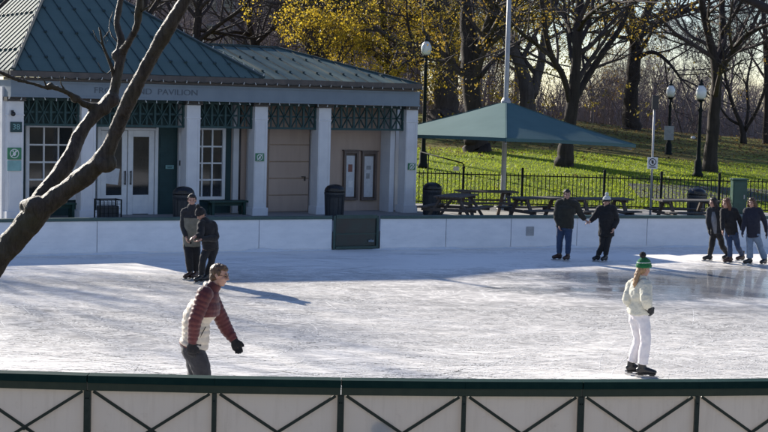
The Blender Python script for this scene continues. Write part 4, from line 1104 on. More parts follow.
px_tree('elm_tree', 'bare dark tree directly behind the taller roof at the left', 75, (146, 120),
    [[(146, 120, 0, 5), (145, 40, 0, 4.4), (144, 10, 0, 4), (141, -30, 0, 3.2), (136, -90, 0, 2)],
     [(145, 20, 0, 3), (162, -6, .6, 2.2), (180, -50, 1, 1.4)]], 97, group='trees behind the pavilion', L0=3.2)

# near tree whose limbs cross the left of the picture
def near_limb(mb, pts, Y, o, rg, n=10, knobs=()):
    P = [at(a, b, Y+c)-o for a, b, c, _ in pts]; R_ = [q*(Y+c)/FPX*.81 for _, _, c, q in pts]; path, rr_ = [], []
    for i in range(len(P)-1):
        p0, p1, p2, p3 = P[max(0, i-1)], P[i], P[i+1], P[min(len(P)-1, i+2)]; ns = max(4, int((p2-p1).length/.035))
        for k in range(ns):
            t = k/ns; q = .5*((2*p1)+(p2-p0)*t+(2*p0-5*p1+4*p2-p3)*t*t+(3*p1-p0-3*p2+p3)*t**3)
            rr = R_[i]*(1-t)+R_[i+1]*t; path.append(q); rr_.append(rr)
    s1, s2 = rg.uniform(0, 9), rg.uniform(0, 9)
    rad2 = [(r*(1+.08*math.sin(j*.55+s1)+.05*math.sin(j*1.37+s2)), r*(1+.08*math.sin(j*.48+s2)+.05*math.sin(j*1.21+s1))) for j, r in enumerate(rr_)]
    mb.tube(path, rad2, 18)
def remeshed(mb, name, mats, parent, voxel, smooth=3, disp=None, loc=None):
    me = mb.mesh(name, mats); o = bpy.data.objects.new(name, me); COL.objects.link(o)
    m = o.modifiers.new('r', 'REMESH'); m.mode = 'VOXEL'; m.voxel_size = voxel; m.use_smooth_shade = True
    if smooth: s = o.modifiers.new('s', 'SMOOTH'); s.factor = .5; s.iterations = smooth
    if disp:
        tx = bpy.data.textures.new(name, 'CLOUDS'); tx.noise_scale = disp[1]; tx.noise_depth = 2
        d = o.modifiers.new('d', 'DISPLACE'); d.texture = tx; d.strength = disp[0]; d.mid_level = .5; d.texture_coords = 'LOCAL'
    bpy.context.view_layer.update()
    m2 = bpy.data.meshes.new_from_object(o.evaluated_get(bpy.context.evaluated_depsgraph_get())); m2.name = name
    o.modifiers.clear(); o.data = m2; bpy.data.meshes.remove(me)
    m2.polygons.foreach_set('use_smooth', [True]*len(m2.polygons))
    m2.materials.clear()
    for q in (mats if isinstance(mats, (list, tuple)) else [mats]): m2.materials.append(q)
    if parent is not None: o.parent = parent
    if loc is not None: o.location = loc
    return o
rg = random.Random(5); YN = 9.0
on = at(-150, 720, YN); on = V((on.x, YN, -.06))
nt_ = thing('leaning_tree', 'near bare tree leaning in from the left across the pavilion, with a forked sunlit trunk', 'tree', on)
tm_ = MB()
near_limb(tm_, [(-150, 725, 0, 30), (-128, 560, 0, 24), (-100, 440, 0, 21), (-55, 345, 0, 19), (-18, 280, 0, 17), (14, 240, 0, 15.5), (38, 213, 0, 14.5), (62, 193, -.02, 12.5), (92, 170, -.06, 11.5), (108, 150, -.1, 10.5), (117, 128, -.12, 9.4), (128, 103, -.16, 9), (142, 75, -.2, 8.8), (160, 42, -.24, 8.6), (178, 12, -.28, 8.2), (196, -18, -.3, 7.6), (230, -80, -.3, 6)], YN, on, rg)
near_limb(tm_, [(26, 222, 0, 11), (38, 200, .08, 10.5), (54, 180, .16, 10), (70, 158, .22, 9.4), (78, 138, .28, 9), (90, 120, .32, 8.8), (104, 106, .36, 8), (113, 94, .38, 7), (117, 76, .4, 6.6), (121, 54, .42, 6.2), (121, 38, .44, 5.0), (117, 24, .46, 4.4), (119, 8, .5, 4), (123, -14, .5, 3.6), (126, -60, .5, 2.6)], YN, on, rg)
near_limb(tm_, [(121, 54, .42, 5.2), (131, 38, .34, 4.8), (137, 26, .3, 4.7), (139, 10, .28, 4.8), (141, -8, .26, 4.6), (146, -60, .2, 3)], YN, on, rg)
near_limb(tm_, [(108, 104, .36, 5.2), (96, 106, .34, 4.4), (84, 104, .3, 4.2), (77, 98, .26, 4.2), (66, 92, .22, 3.2), (52, 87, .16, 3.6), (47, 88, .14, 2.6), (34, 84, .1, 2.6), (16, 79, .04, 2.8), (2, 73, 0, 2.6), (-24, 62, -.1, 2.2), (-60, 56, -.2, 1.5)], YN, on, rg)
for (a, b, c, s) in ((36, 207, -.02, 12.5), (58, 196, -.02, 11), (106, 163, -.1, 11), (112, 100, .36, 8.4), (51, 86, .15, 4.2), (75, 99, .25, 4.8), (104, 108, .34, 8), (27, 206, .02, 8), (117, 56, .42, 6.4)):
    q = at(a, b, YN+c)-on; tm_.ell(q, (s*YN/FPX, s*YN/FPX*.9, s*YN/FPX*.95))
trunk = remeshed(tm_, 'trunk', M['bark_near'], nt_, .011, 3, (.010, .04))
cb2 = MB(); tips = []
def near_twig(pts):
    P = [at(a, b, YN+c)-on for a, b, c, _ in pts]; cb2.tube(P, [q*YN/FPX for _, _, _, q in pts], 8)
near_twig([(115, 82, .4, 2.4), (112, 68, .38, 1.9), (108, 58, .36, 1.6), (103, 46, .34, 1.3), (100, 30, .32, 1.1), (99, 27, .32, .5)])
near_twig([(120, 44, .42, 1.2), (112, 36, .5, .8), (109, 28, .55, .6), (110, 20, .6, .5), (113, 12, .6, .4)])
near_twig([(110, 30, .54, .6), (104, 38, .56, .5), (106, 44, .56, .4), (108, 40, .56, .3)])
near_twig([(104, 46, .34, .8), (97, 40, .3, .6), (93, 30, .3, .4)]); near_twig([(112, 70, .38, .8), (107, 74, .36, .6), (101, 70, .36, .4), (98, 62, .36, .3)])
near_twig([(47, 88, .14, 1.0), (44, 80, .1, .7), (40, 76, .1, .4)]); near_twig([(66, 92, .22, 1.1), (61, 84, .2, .7), (60, 76, .2, .4)]); near_twig([(190, 0, -.3, 1.6), (176, -6, -.2, 1), (160, -22, -.2, .7)])
near_twig([(140, 12, .28, 1.4), (150, 6, .2, 1.0), (158, -6, .1, .7)])
for (a, b, c) in ((126, -60, .5), (146, -60, .2), (230, -80, -.3), (-60, 56, -.2)):
    for k in range(4):
        dd = V((rg.uniform(-.6, .6), rg.uniform(-.6, .6), 1 if b < 0 else .6)); grow(cb2, tips, at(a, b, YN+c)-on, dd.normalized(), .016, .75, 1, rg, 3, (2, 4), rmin=.003)
cb2.build('crown', M['bark_near'], nt_, smooth=True)
# tree outside the right edge whose limb enters the top corner
on2 = at(1085, 690, 9.5); on2 = V((on2.x, 9.5, -.06)); r2 = thing('overhanging_tree', 'dark near limb reaching in at the top right corner', 'tree', on2)
t2 = MB()
def lim2(pts): P = [at(a, b, 9.5+c)-on2 for a, b, c, _ in pts]; t2.tube(P, [q*9.5/FPX for _, _, _, q in pts], 12)
lim2([(1085, 700, 0, 26), (1080, 500, 0, 22), (1073, 250, 0, 20), (1060, 130, 0, 17), (1052, 40, 0, 14), (1046, -90, 0, 10)])
lim2([(1060, 140, 0, 12), (980, 112, .05, 10.5), (900, 74, .08, 9), (840, 46, .1, 7), (800, 27, .2, 5.4), (768, 9, .3, 4.6), (740, -4, .4, 3.8), (712, -14, .5, 3), (680, -30, .6, 2)])
t2.build('trunk', M['bark'], r2, smooth=True)
c2_ = MB(); tips = []
for k in range(5): grow(c2_, tips, at(1046, -85, 9.5)-on2, V((rg.uniform(-.7, .7), rg.uniform(-.7, .7), 1)).normalized(), .05, 1.6, 1, rg, 3)
for k in range(3): grow(c2_, tips, at(690, -25, 10)-on2, V((-1, rg.uniform(-.5, .5), rg.uniform(.2, .8))).normalized(), .012, .7, 1, rg, 3, (2, 3), rmin=.003)
c2_.build('crown', M['twig'], r2)

# far wood: three kinds copied and scaled
def far_proto(seed, H_, leaf=None, nleaf=0, multi=False):
    rg = random.Random(seed); r = thing('bare_tree', '', 'tree'); tr, cr, tips = MB(), MB(), []
    stems = 3 if multi else 1
    for s in range(stems):
        d = V((rg.uniform(-.35, .35), rg.uniform(-.35, .35), 1)).normalized() if multi else V((rg.uniform(-.06, .06), 0, 1)); p = V((0, 0, -.3)); path = [p]; R0 = H_*.019/(1.4 if multi else 1); rr = [R0*1.3]
        for k in range(7):
            d = (d+rand_perp(d, rg)*.1+V((0, 0, .04))).normalized(); path.append(path[-1]+d*H_*.105); rr.append(R0*(1-.11*(k+1)))
        tr.tube(path, rr, 8)
        for k in range(13 if not multi else 7):
            i = rg.randint(1 if multi else 2, 6); dd = (path[i+1]-path[i]).normalized(); a = rg.uniform(.5, 1.1)
            grow(cr, tips, path[i].lerp(path[i+1], rg.random()), (dd*math.cos(a)+rand_perp(dd, rg)*math.sin(a)).normalized(), rr[i]*.5, H_*rg.uniform(.16, .26), 1, rg, 4, (3, 5), rmin=.012)
        for k in range(3): grow(cr, tips, path[-1], (d+rand_perp(d, rg)*.4).normalized(), rr[-1]*.8, H_*.2, 1, rg, 4, (3, 5), rmin=.012)
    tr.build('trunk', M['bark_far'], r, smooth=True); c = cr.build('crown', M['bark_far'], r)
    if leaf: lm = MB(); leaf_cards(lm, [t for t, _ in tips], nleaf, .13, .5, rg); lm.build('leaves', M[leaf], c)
    return r
protos = [far_proto(201, 14), far_proto(202, 13), far_proto(203, 9, multi=True), far_proto(204, 11, 'leaf_brown', 2500), far_proto(205, 12, 'leaf_ochre', 3500)]
used = [False]*5; rg = random.Random(77)
FG = 'bare trees of the far wood'
FL = ['tall bare tree of the far wood beyond the lawn crest', 'slender bare tree of the far wood beyond the lawn crest', 'low many-stemmed bare tree of the far wood', 'far wood tree still holding brown leaves', 'far wood tree still holding ochre leaves']
def far_tree(k, x, y, s):
    if used[k]: o = copy_tree(protos[k])
    else: o = protos[k]; used[k] = True
    o.location = (x, y, hill(x, y) if y < 180 else 0); o.rotation_euler.z = rg.uniform(0, 6.28); o.scale = (s, s, s*rg.uniform(.9, 1.15)); o['label'] = FL[k]; o['group'] = FG
for i in range(38):
    px = rg.uniform(430, 800); Y = rg.uniform(98, 165); q = at(px, 110, Y)
    far_tree(rg.choice((0, 1, 1, 2, 2, 2, 3)), q.x, Y, rg.uniform(.40, .66) if i % 7 else rg.uniform(.8, 1))
for i in range(13):
    px = rg.uniform(-30, 430); Y = rg.uniform(82, 125); q = at(px, 110, Y)
    far_tree(rg.choice((0, 1, 2, 0, 1)), q.x, Y, rg.uniform(.8, 1.15))
for px, Y, k in ((455, 96, 4), (500, 92, 4), (592, 94, 4), (612, 100, 4), (420, 92, 4), (372, 95, 4)):
    q = at(px, 110, Y); far_tree(k, q.x, Y, rg.uniform(.42, .62) if px > 480 else rg.uniform(.7, .9))
for x, Y, k, s in ((0, 91, 0, .9), (3.5, 95, 1, .95), (-3, 88, 0, .85), (6, 99, 1, .95), (8, 93, 0, .8)): far_tree(k, x, Y, s)
# thicket under the far wood
tk = MB(); rg = random.Random(9)
for i in range(5200):
    px = rg.uniform(395, 830); Y = rg.uniform(92, 150); q = at(px, 110, Y); p = V((q.x, Y, hill(q.x, Y)-.1)); h = rg.uniform(1.2, 5.2); d = V((rg.gauss(0, .3), rg.gauss(0, .3), 1)).normalized()
    a = p+d*h*.5; b = a+(d+V((rg.gauss(0, .35), rg.gauss(0, .35), 0))).normalized()*h*.5; r_ = rg.uniform(.012, .032)
    h *= .68; tk.tube([p, a, b], [r_, r_*.8, r_*.4], 3, cap=False)
    for _ in range(2): tk.tube([a, a+(d+V((rg.gauss(0, .8), rg.gauss(0, .8), .1))).normalized()*h*.4], [r_*.6, r_*.25], 3, cap=False)
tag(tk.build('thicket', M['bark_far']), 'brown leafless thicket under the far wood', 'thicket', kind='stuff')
for x, Y, s in ((24, 14, .9), (29, 8, 1.0), (33, 17, .95), (37, 3, 1.1), (27, 0, .9)):
    far_tree(4, x, Y, s); o = COL.objects[-1]
for o in [o for o in COL.objects if o.get('label') == FL[4] and o.location.x > 20 and o.location.y < 30]:
    o.location.z = -.06; o['label'] = 'ochre tree beyond the right end of the rink, mirrored in the pavilion glass'; o['group'] = 'trees beyond the right end of the rink'
# shade-casting bare trees behind the taller roof (their crowns stand left of the frame)
for x, Y, k, s in ((-17, 60, 0, 1.1), (-22, 66, 1, 1.15), (-27, 70, 1, 1.2), (-26.5, 53, 2, 1.25), (-31, 58, 0, .95), (-24.5, 49, 1, 1.1)):
    far_tree(k, x, Y, s); o = [q for q in COL.objects if q.type == 'EMPTY' and q.location.x == V((x, 0, 0)).x and q.get('group') == FG][-1]
    o['label'] = 'bare tree standing behind the left end of the pavilion'; o['group'] = 'bare trees behind the left end of the pavilion'

# brick houses beyond the trees
def house(px0, px1, Y, H_, m, label, floors, bays, rz=0):
    a, b = at(px0, 100, Y).x, at(px1, 100, Y).x; w_ = b-a; z0 = min(hill(a, Y), hill(b, Y))-.2
    r = thing('town_house', label, 'house', ((a+b)/2, Y, z0), rz, 'town houses beyond the park')
    q = MB(); q.box((0, 5, H_/2), (w_, 10, H_)); q.build('wall', M[m], r)
    q = MB(); q.box((0, 4.8, H_+.2), (w_+.5, 10.8, .4)); rf = q.build('roof', M['slate'], r); q = MB(); q.box((w_*.3, 5, H_+1.1), (1.1, .8, 1.4)); q.build('chimney', M[m], rf)
    for f in range(floors):
        for c in range(bays):
            x = -w_/2+w_*(c+.5)/bays; z = 1.9+f*(H_-1.5)/floors; ww, hh = min(1.1, w_/bays*.5), (H_-1.5)/floors*.58
            q = MB(); q.box((x, -.03, z+hh/2), (ww+.24, .08, hh+.2)); fr_ = q.build('window', M['stone_c'], r)
            q = MB(); q.box((x, -.078, z+hh/2), (ww, .02, hh)); q.build('pane', M['glass'], fr_)
house(150, 236, 150, 19, 'brick_b', 'mauve brick town house seen through bare trees at the left', 5, 5)
house(237, 330, 156, 22, 'brick_a', 'red brick town house seen through bare trees above the wing roof', 6, 5)
house(40, 149, 158, 17, 'stone_c', 'grey stone house hidden behind the taller roof', 5, 6)
house(331, 420, 150, 18, 'brick_b', 'mauve brick town house behind the yellow-leaved trees', 5, 5)

# fallen leaves and grass tufts on the lawn
rg = random.Random(31); lf = MB()
for i in range(17000):
    y = 48.6+rg.random()**.9*40; x = rg.uniform(-4, 17)*y/48
    if rg.random() > .06+.94*min(1, max(0, (y-58)/12)): continue
    n_ = V((rg.gauss(0, .3), rg.gauss(0, .3), 1)).normalized(); a = rand_perp(n_, rg); b = n_.cross(a); s = rg.uniform(.04, .085); c = V((x, y, hill(x, y)+.035))
    lf.quad(c-a*s, c+b*s*.7, c+a*s, c-b*s*.7)
tag(lf.build('fallen_leaves', M['leaf_brown']), 'brown fallen leaves scattered over the lawn', 'leaves', kind='stuff')
gb_ = MB()
for i in range(52000):
    y = 48.3+rg.random()**1.3*15; x = rg.uniform(-2, 17)*y/48; c = V((x, y, hill(x, y)-.01)); h = rg.uniform(.04, .085); a = rg.uniform(0, PI); d = V((math.cos(a), math.sin(a), 0))*.018; tip = c+V((rg.gauss(0, .03), rg.gauss(0, .03), h))
    gb_.add([c-d, c+d, tip], [(0, 1, 2)])
tag(gb_.build('grass_tufts', M['grass_blade']), 'short lime green grass blades on the lawn behind the fence', 'grass', kind='stuff')

# ------------------------------------------------------------------ people
def resample(P, Rr, step):
    """smooth fine resampling of a joint chain with its radii"""
    P = [V(p) for p in P]; Rr = [r if isinstance(r, (tuple, list)) else (r, r) for r in Rr]; path, rad_ = [], []
    for i in range(len(P)-1):
        p0, p1, p2, p3 = P[max(0, i-1)], P[i], P[i+1], P[min(len(P)-1, i+2)]; n = max(2, int((p2-p1).length/step))
        for k in range(n):
            t = k/n; path.append(.5*((2*p1)+(p2-p0)*t+(2*p0-5*p1+4*p2-p3)*t*t+(3*p1-p0-3*p2+p3)*t**3))
            s = t*t*(3-2*t); rad_.append(tuple(Rr[i][q]*(1-s)+Rr[i+1][q]*s for q in (0, 1)))
    path.append(P[-1]); rad_.append(Rr[-1]); return path, rad_
def puff(P, Rr, step, amp):
    path, rad_ = resample(P, Rr, .009); s = 0; out = []
    for i, p in enumerate(path):
        if i: s += (p-path[i-1]).length
        k = amp*(abs(math.sin(PI*s/step))**.6-.6); out.append((rad_[i][0]+k, rad_[i][1]+k))
    return path, out
def hand(mb, wr, d, pn, ac, k=1., curl=.5, fat=1.):
    """wrist, forearm direction, palm normal, direction of the thumb side"""
    d = d.normalized(); ac = (ac-d*ac.dot(d)).normalized(); pn = d.cross(ac) if d.cross(ac).dot(pn) > 0 else -d.cross(ac)
    mb.tube([wr-d*.03*k, wr, wr+d*.03*k, wr+d*.07*k, wr+d*.092*k], [(.028*k*fat, .022*k*fat), (.030*k*fat, .021*k*fat), (.040*k*fat, .020*k*fat), (.043*k*fat, .018*k*fat), (.038*k*fat, .013*k*fat)], 12, side=ac)
    for j, (off, L) in enumerate(((.030, .070), (.010, .080), (-.011, .073), (-.031, .057))):
        p = wr+d*.082*k+ac*off*k; fd = (d+ac*off*1.5).normalized(); pts = [p, ]; a = 0
        for s, c in ((.45, .35), (.32, .55), (.23, .45)):
            a += c*curl*(1+.12*j); dd = fd*math.cos(a)+pn*math.sin(a); p = p+dd*L*s*k*1.0; pts.append(p)
        mb.tube(pts, [.0098*k*fat, .0095*k*fat, .0088*k*fat, .0074*k*fat], 8)
    t0 = wr+d*.028*k+ac*.030*k; t1 = t0+(d*.55+ac*.75+pn*.25).normalized()*.036*k; t2 = t1+(d*.85+ac*.30+pn*.35).normalized()*.030*k; t3 = t2+(d*.95+ac*.05+pn*.4).normalized()*.022*k
    mb.tube([t0, t1, t2, t3], [.014*k*fat, .0125*k*fat, .011*k*fat, .008*k*fat], 8)
def person(sp):
    Y = atz(sp['foot'][0], sp['foot'][1], 0); base = V((Y.x, Y.y, 0)); Y0 = base.y
    def J(t, z=None):
        p = at(t[0], t[1], Y0+(t[2] if len(t) > 2 else 0))-base
        if z is not None: p.z = z
        return p
    k = sp.get('k', 1.0)
    S = {s: dict(sh=J(sp[s+'_sh']), el=J(sp[s+'_el']), wr=J(sp[s+'_wr']), hip=J(sp[s+'_hip']), kn=J(sp[s+'_kn']), an=J(sp[s+'_an'], .147+sp.get(s+'_lift', 0)), toe=J(sp[s+'_toe'], 0)) for s in ('R', 'L')}
    hc, nk = J(sp['head']), J(sp['neck'])
    F = V(sp['look']).normalized(); U_ = V(sp.get('up', (0, 0, 1))); U_ = (U_-F*U_.dot(F)).normalized(); Lf = U_.cross(F)
    HR = Matrix((F, Lf, U_)).transposed()
    def H(x, y, z): return hc+(F*x+Lf*y+U_*z)*k
    side = (S['L']['sh']-S['R']['sh']).normalized(); pel = (S['R']['hip']+S['L']['hip'])/2; hs = (S['L']['hip']-S['R']['hip'])
    if hs.length < .05: hs = side
    hs = (hs.normalized()+side*.4).normalized()
    shc = (S['R']['sh']+S['L']['sh'])/2; g_ = sp.get('g', 1.0)       # girth
    spine = (shc-pel).normalized(); fwd = spine.cross(side)
    if fwd.dot(V(sp['face'])) < 0: fwd = -fwd
    bend = sp.get('bend', .02)
    # ---------------- body
    b = MB()
    b.ell(H(-.012, 0, .030), (.100*k, .078*k, .094*k), HR, 18, 12); b.ell(H(.020, 0, -.040), (.070*k, .062*k, .086*k), HR, 16, 10)
    b.ell(H(.056, 0, -.098), (.026*k, .028*k, .022*k), HR, 10, 8); b.ell(H(.078, 0, .030), (.018*k, .050*k, .014*k), HR, 10, 8)
    b.tube([H(.086, 0, .022), H(.101, 0, -.004), H(.112, 0, -.028), H(.092, 0, -.036)], [.010*k, .012*k, .017*k, .013*k], 8)
    for s in (-1, 1):
        b.ell(H(.055, s*.036, -.028), (.034*k, .028*k, .030*k), HR, 10, 8); b.ell(H(-.004, s*.080, -.008), (.020*k, .010*k, .033*k), HR @ Matrix.Rotation(-.25, 3, 'Y'), 10, 8)
    b.ell(H(.066, 0, -.066), (.026*k, .034*k, .024*k), HR, 12, 8)
    b.tube([shc-spine*.03, nk, H(-.02, 0, -.06)], [.066*k, .058*k, .056*k], 12)
    mid = (pel+shc)/2+fwd*bend
    tr_p = [pel-spine*.05, pel+spine*.08, mid, shc-spine*.12, shc-spine*.02]; 
    b.tube(*resample(tr_p, [(.15*k*g_, .105*k*g_), (.145*k*g_, .10*k*g_), (.14*k*g_, .098*k*g_), (.165*k*g_, .11*k*g_), (.12*k*g_, .07*k*g_)], .04), 16, side=side)
    for s in 'RL':
        q = S[s]
        b.tube(*resample([shc.lerp(q['sh'], .5), q['sh'], q['sh'].lerp(q['el'], .5), q['el'], q['el'].lerp(q['wr'], .35), q['wr']], [.05*k, .055*k, .046*k, .039*k, .038*k, .027*k], .03), 12)
        b.tube(*resample([pel.lerp(q['hip'], .7), q['hip'], q['hip'].lerp(q['kn'], .5), q['kn'], q['kn'].lerp(q['an'], .35), q['an']], [.08*k, .088*k*g_, .072*k*g_, .055*k, .055*k, .036*k], .04), 12)
        fd = (q['toe']-q['an']); fd.z = 0; fd.normalize()
        b.tube([q['an']+V((0, 0, .02)), q['an']-V((0, 0, .05)), q['an']+fd*.10-V((0, 0, .068)), q['an']+fd*.17-V((0, 0, .075))], [.036*k, .036*k, .028*k, .02*k], 10)
    hands = {}
    for s in 'RL':
        q = S[s]; d = (q['wr']-q['el']).normalized(); hd = V(sp.get(s+'_hand', d)).normalized()
        out = side*(-1 if s == 'R' else 1); ac = V(sp.get(s+'_thumb', fwd)); hands[s] = (q['wr'], hd, -out, ac)
        hand(b, *hands[s], k=k*(.62 if sp.get('gloves') else 1), curl=sp.get('curl', .6))
    body = remeshed(b, 'person', M['skin'], None, .0075, 2, loc=base)
    tag(body, sp['label'], 'person', sp.get('group'))
    def part(mb, name, m, vox=.011, sm=2, disp=None, parent=body, label=None):
        o = remeshed(mb, name, m if not isinstance(m, str) else CL[m], parent, vox, sm, disp)
        if label: o['label'] = label
        return o
    # ---------------- eyes, brows, mouth
    for s in (-1, 1):
        e = MB(); e.ell(H(.084, s*.033, .004), (.007*k, .010*k, .005*k), HR, 10, 8); e.build('eye', M['eye'], body, True)
        e = MB(); e.tube([H(.088, s*.016, .026), H(.092, s*.036, .031), H(.078, s*.056, .024)], [.004*k, .005*k, .003*k], 6); e.build('eyebrow', CL[sp['hairc']], body)
    e = MB(); e.tube([H(.078, -.024, -.068), H(.091, 0, -.066), H(.078, .024, -.068)], [.002*k, .0042*k, .002*k], 6); e.build('lips', M['lip'], body)
    # ---------------- jacket
    tt = sp['top']; ease = tt.get('ease', .035); hem = tt.get('hem', .06)
    hem_p = pel-spine*hem+V((0, 0, -.0)); a_ = (.150*k*g_+ease, .105*k*g_+ease)
    col_ = tt.get('collar', .34)
    TP = [hem_p, pel+spine*.08, mid, shc-spine*.13, shc-spine*.02, nk-(nk-shc)*.15, nk+(hc-nk)*col_]
    TR = [(a_[0]*tt.get('flare', 1.0), a_[1]*tt.get('flare', 1.0)), (a_[0]*1.0, a_[1]*1.0), (.148*k*g_+ease, .105*k*g_+ease), (.172*k*g_+ease, .118*k*g_+ease), (.15*k+ease*.5, .085*k+ease*.6), (.088*k, .080*k), (.070*k, .070*k)]
    sl = {}
    for s in 'RL':
        q = S[s]; we = q['wr']-(q['wr']-q['el']).normalized()*.01
        sl[s] = ([shc.lerp(q['sh'], .55), q['sh'], q['sh'].lerp(q['el'], .5), q['el'], q['el'].lerp(q['wr'], .5), we], [.062*k+ease*.6, .066*k+ease*.6, .056*k+ease*.62, .050*k+ease*.6, .043*k+ease*.5, .034*k+ease*.32])
    wr_ = tt.get('wrinkle', (.022, .09))
    if sp.get('quilted'):
        j = MB(); p_, r_ = puff(TP[:5], TR[:5], .062, .016); j.tube(p_, r_, 22, side=side); j.tube(*resample(TP[4:6], TR[4:6], .03), 16, side=side)
        jk = part(j, 'jacket', 'cream', .0095, 1, (.012, .10))
        y = MB(); yf = fwd*.030
        p_, r_ = puff([shc-spine*.22+fwd*.055, shc-spine*.11+yf, shc-spine*.02+yf*.7, nk-(nk-shc)*.1+yf*.3], [(.175*k+ease, .095+ease), (.178*k+ease, .105+ease), (.155*k+ease*.6, .09*k+ease*.6), (.09*k, .085*k)], .062, .012); y.tube(p_, r_, 22, side=side)
        y.tube([nk-(nk-shc)*.25, nk+(hc-nk)*.46+F*.01], [.090*k, .080*k], 14)
        part(y, 'yoke', 'maroon', .0095, 1, (.010, .1), jk)
        for s in 'RL':
            m_ = MB(); p_, r_ = puff(sl[s][0], sl[s][1], .055, .013); m_.tube(p_, r_, 16); part(m_, 'sleeve', 'maroon', .009, 1, (.010, .08), jk)
        h_ = MB(); h_.tube([H(-.10, -.07, -.135), H(-.135, 0, -.135), H(-.10, .07, -.135)], [.028, .042, .028], 10); part(h_, 'hood', 'cream', .010, 2, (.012, .06), jk)
        w_ = MB(); w_.tube([hem_p-spine*.012, hem_p+spine*.02], [(TR[0][0]*.97, TR[0][1]*.97)]*2, 22, side=side); part(w_, 'hem_band', 'maroon', .01, 1, None, jk)
        pk_ = MB(); c_ = mid+fwd*(.12)+(-side if False else V((0, 0, 0)))
        q_ = pel+spine*.16+fwd*(TR[2][1]*.62)-side*(TR[2][0]*.80); pk_.tube([q_-spine*.07-fwd*.01, q_+spine*.07+fwd*.02], [.006, .006], 6); pk_.build('pocket_zip', M['black'], jk)
    else:
        j = MB(); j.tube(*resample(TP, TR, .03), 20, side=side)
        if not tt.get('sleeve'):
            for s in 'RL': j.tube(*resample(*sl[s], .03), 14)
        jk = part(j, tt.get('name', 'jacket'), tt['c'], .011, 2, wr_)
        if tt.get('sleeve'):
            for s in 'RL':
                m_ = MB(); m_.tube(*resample(*sl[s], .03), 14); part(m_, 'sleeve', tt['sleeve'], .011, 2, wr_, jk)
        if tt.get('yoke'):
            y = MB(); y.tube(*resample([shc-spine*.13, shc-spine*.02, nk-(nk-shc)*.12, nk+(hc-nk)*.38], [(.182*k+ease, .125*k+ease), (.16*k+ease*.6, .09*k+ease*.7), (.094*k, .086*k), (.074*k, .074*k)], .03), 18, side=side); part(y, 'yoke', tt['yoke'], .011, 2, wr_, jk)
        if tt.get('front'):
            y = MB(); y.tube(*resample([hem_p+spine*.01, pel+spine*.08, mid, shc-spine*.12, shc-spine*.02+fwd*.02], [(.085, a_[1]*1.06), (.095, a_[1]+.012), (.10, .105*k+ease+.014), (.085, .118*k+ease+.014), (.05, .09+ease*.6)], .03), 16, side=side); part(y, 'front_panel', tt['front'], .011, 2, wr_, jk)
        if tt.get('hood'):
            y = MB(); y.tube([H(-.03, -.105, -.13), H(-.10, -.085, -.135), H(-.13, 0, -.14), H(-.10, .085, -.14)], [.034, .045, .05, .034], 10); part(y, 'hood', tt['hood'], .010, 2, (.02, .06), jk)
        if tt.get('cuffc'):
            for s in 'RL':
                q = S[s]; d = (q['wr']-q['el']).normalized(); y = MB(); y.tube([q['wr']-d*.05, q['wr']+d*.005], [.043*k+ease*.35, .040*k+ease*.3], 12); part(y, 'cuff', tt['cuffc'], .009, 1, None, jk)
    # ---------------- trousers
    bt = sp['bottom']; e2 = bt.get('ease', .018); t = MB()
    t.tube(*resample([pel+spine*.11, pel+spine*.02, pel-spine*.07], [(.148*k*g_+e2*.5, .105*k*g_+e2*.5), (.158*k*g_+e2*.6, .118*k*g_+e2*.5), (.13*k*g_+e2, .10*k*g_+e2)], .03), 18, side=hs)
    for s in 'RL':
        q = S[s]; fl_ = bt.get('flare', 0)
        t.tube(*resample([q['hip']+spine*.02, q['hip']-V((0, 0, .08)), q['hip'].lerp(q['kn'], .55), q['kn'], q['kn'].lerp(q['an'], .4), q['an'].lerp(q['kn'], .12)-V((0, 0, .0))], [.092*k*g_+e2*.5, .095*k*g_+e2*.6, .076*k*g_+e2, .060*k+e2, .058*k+e2+fl_*.4, .052*k+e2*.8+fl_], .03), 14)
    part(t, bt.get('name', 'trousers'), bt['c'], .0105, 2, bt.get('wrinkle', (.018, .08)))
    # ---------------- skates
    for s in 'RL':
        q = S[s]; fd = q['toe']-q['an']; fd.z = 0; fd.normalize(); sd_ = V((-fd.y, fd.x, 0)); an = q['an']; so_ = an.z-.10
        sk = MB(); sk.tube(*resample([an+V((0, 0, .115))-fd*.012, an+V((0, 0, .05))-fd*.004, an-V((0, 0, .03))], [(.045, .054), (.044, .054), (.050, .066)], .03), 14, side=sd_)
        pts = [an-fd*.075-V((0, 0, .058)), an-fd*.04-V((0, 0, .048)), an+fd*.05-V((0, 0, .045)), an+fd*.12-V((0, 0, .056)), an+fd*.175-V((0, 0, .064)), an+fd*.20-V((0, 0, .07))]
        sk.tube(*resample(pts, [(.026, .030), (.040, .048), (.044, .050), (.046, .040), (.040, .033), (.018, .022)], .02), 14, side=sd_)
        o = part(sk, 'skate', sp.get('boot', M['boot_black']), .009, 2)
        bl = MB(); z0 = so_-.045+.002
        def fpnt(x, z): return an+fd*x+V((0, 0, z-an.z))
        bl.bar(fpnt(-.09, z0+.012), fpnt(.215, z0+.012), .004, .024); bl.bar(fpnt(.2155, z0+.017), fpnt(.235, z0+.022), .004, .014)
        bl.build('blade', M['blade'], o)
        hd_ = MB()
        for x0_ in (-.055, .10): hd_.bar(fpnt(x0_, z0+.030), fpnt(x0_+.075, z0+.030), .014, .012)
        hd_.bar(fpnt(-.085, so_+.004), fpnt(.19, so_+.004), .056, .012); hd_.build('blade_holder', M['black'], o)
        if sp.get('socks'):
            sc_ = MB(); sc_.tube([an+V((0, 0, .10)), an+V((0, 0, .15))], [.052, .05], 12); sc_.build('sock', CL['hatwhite'], body)
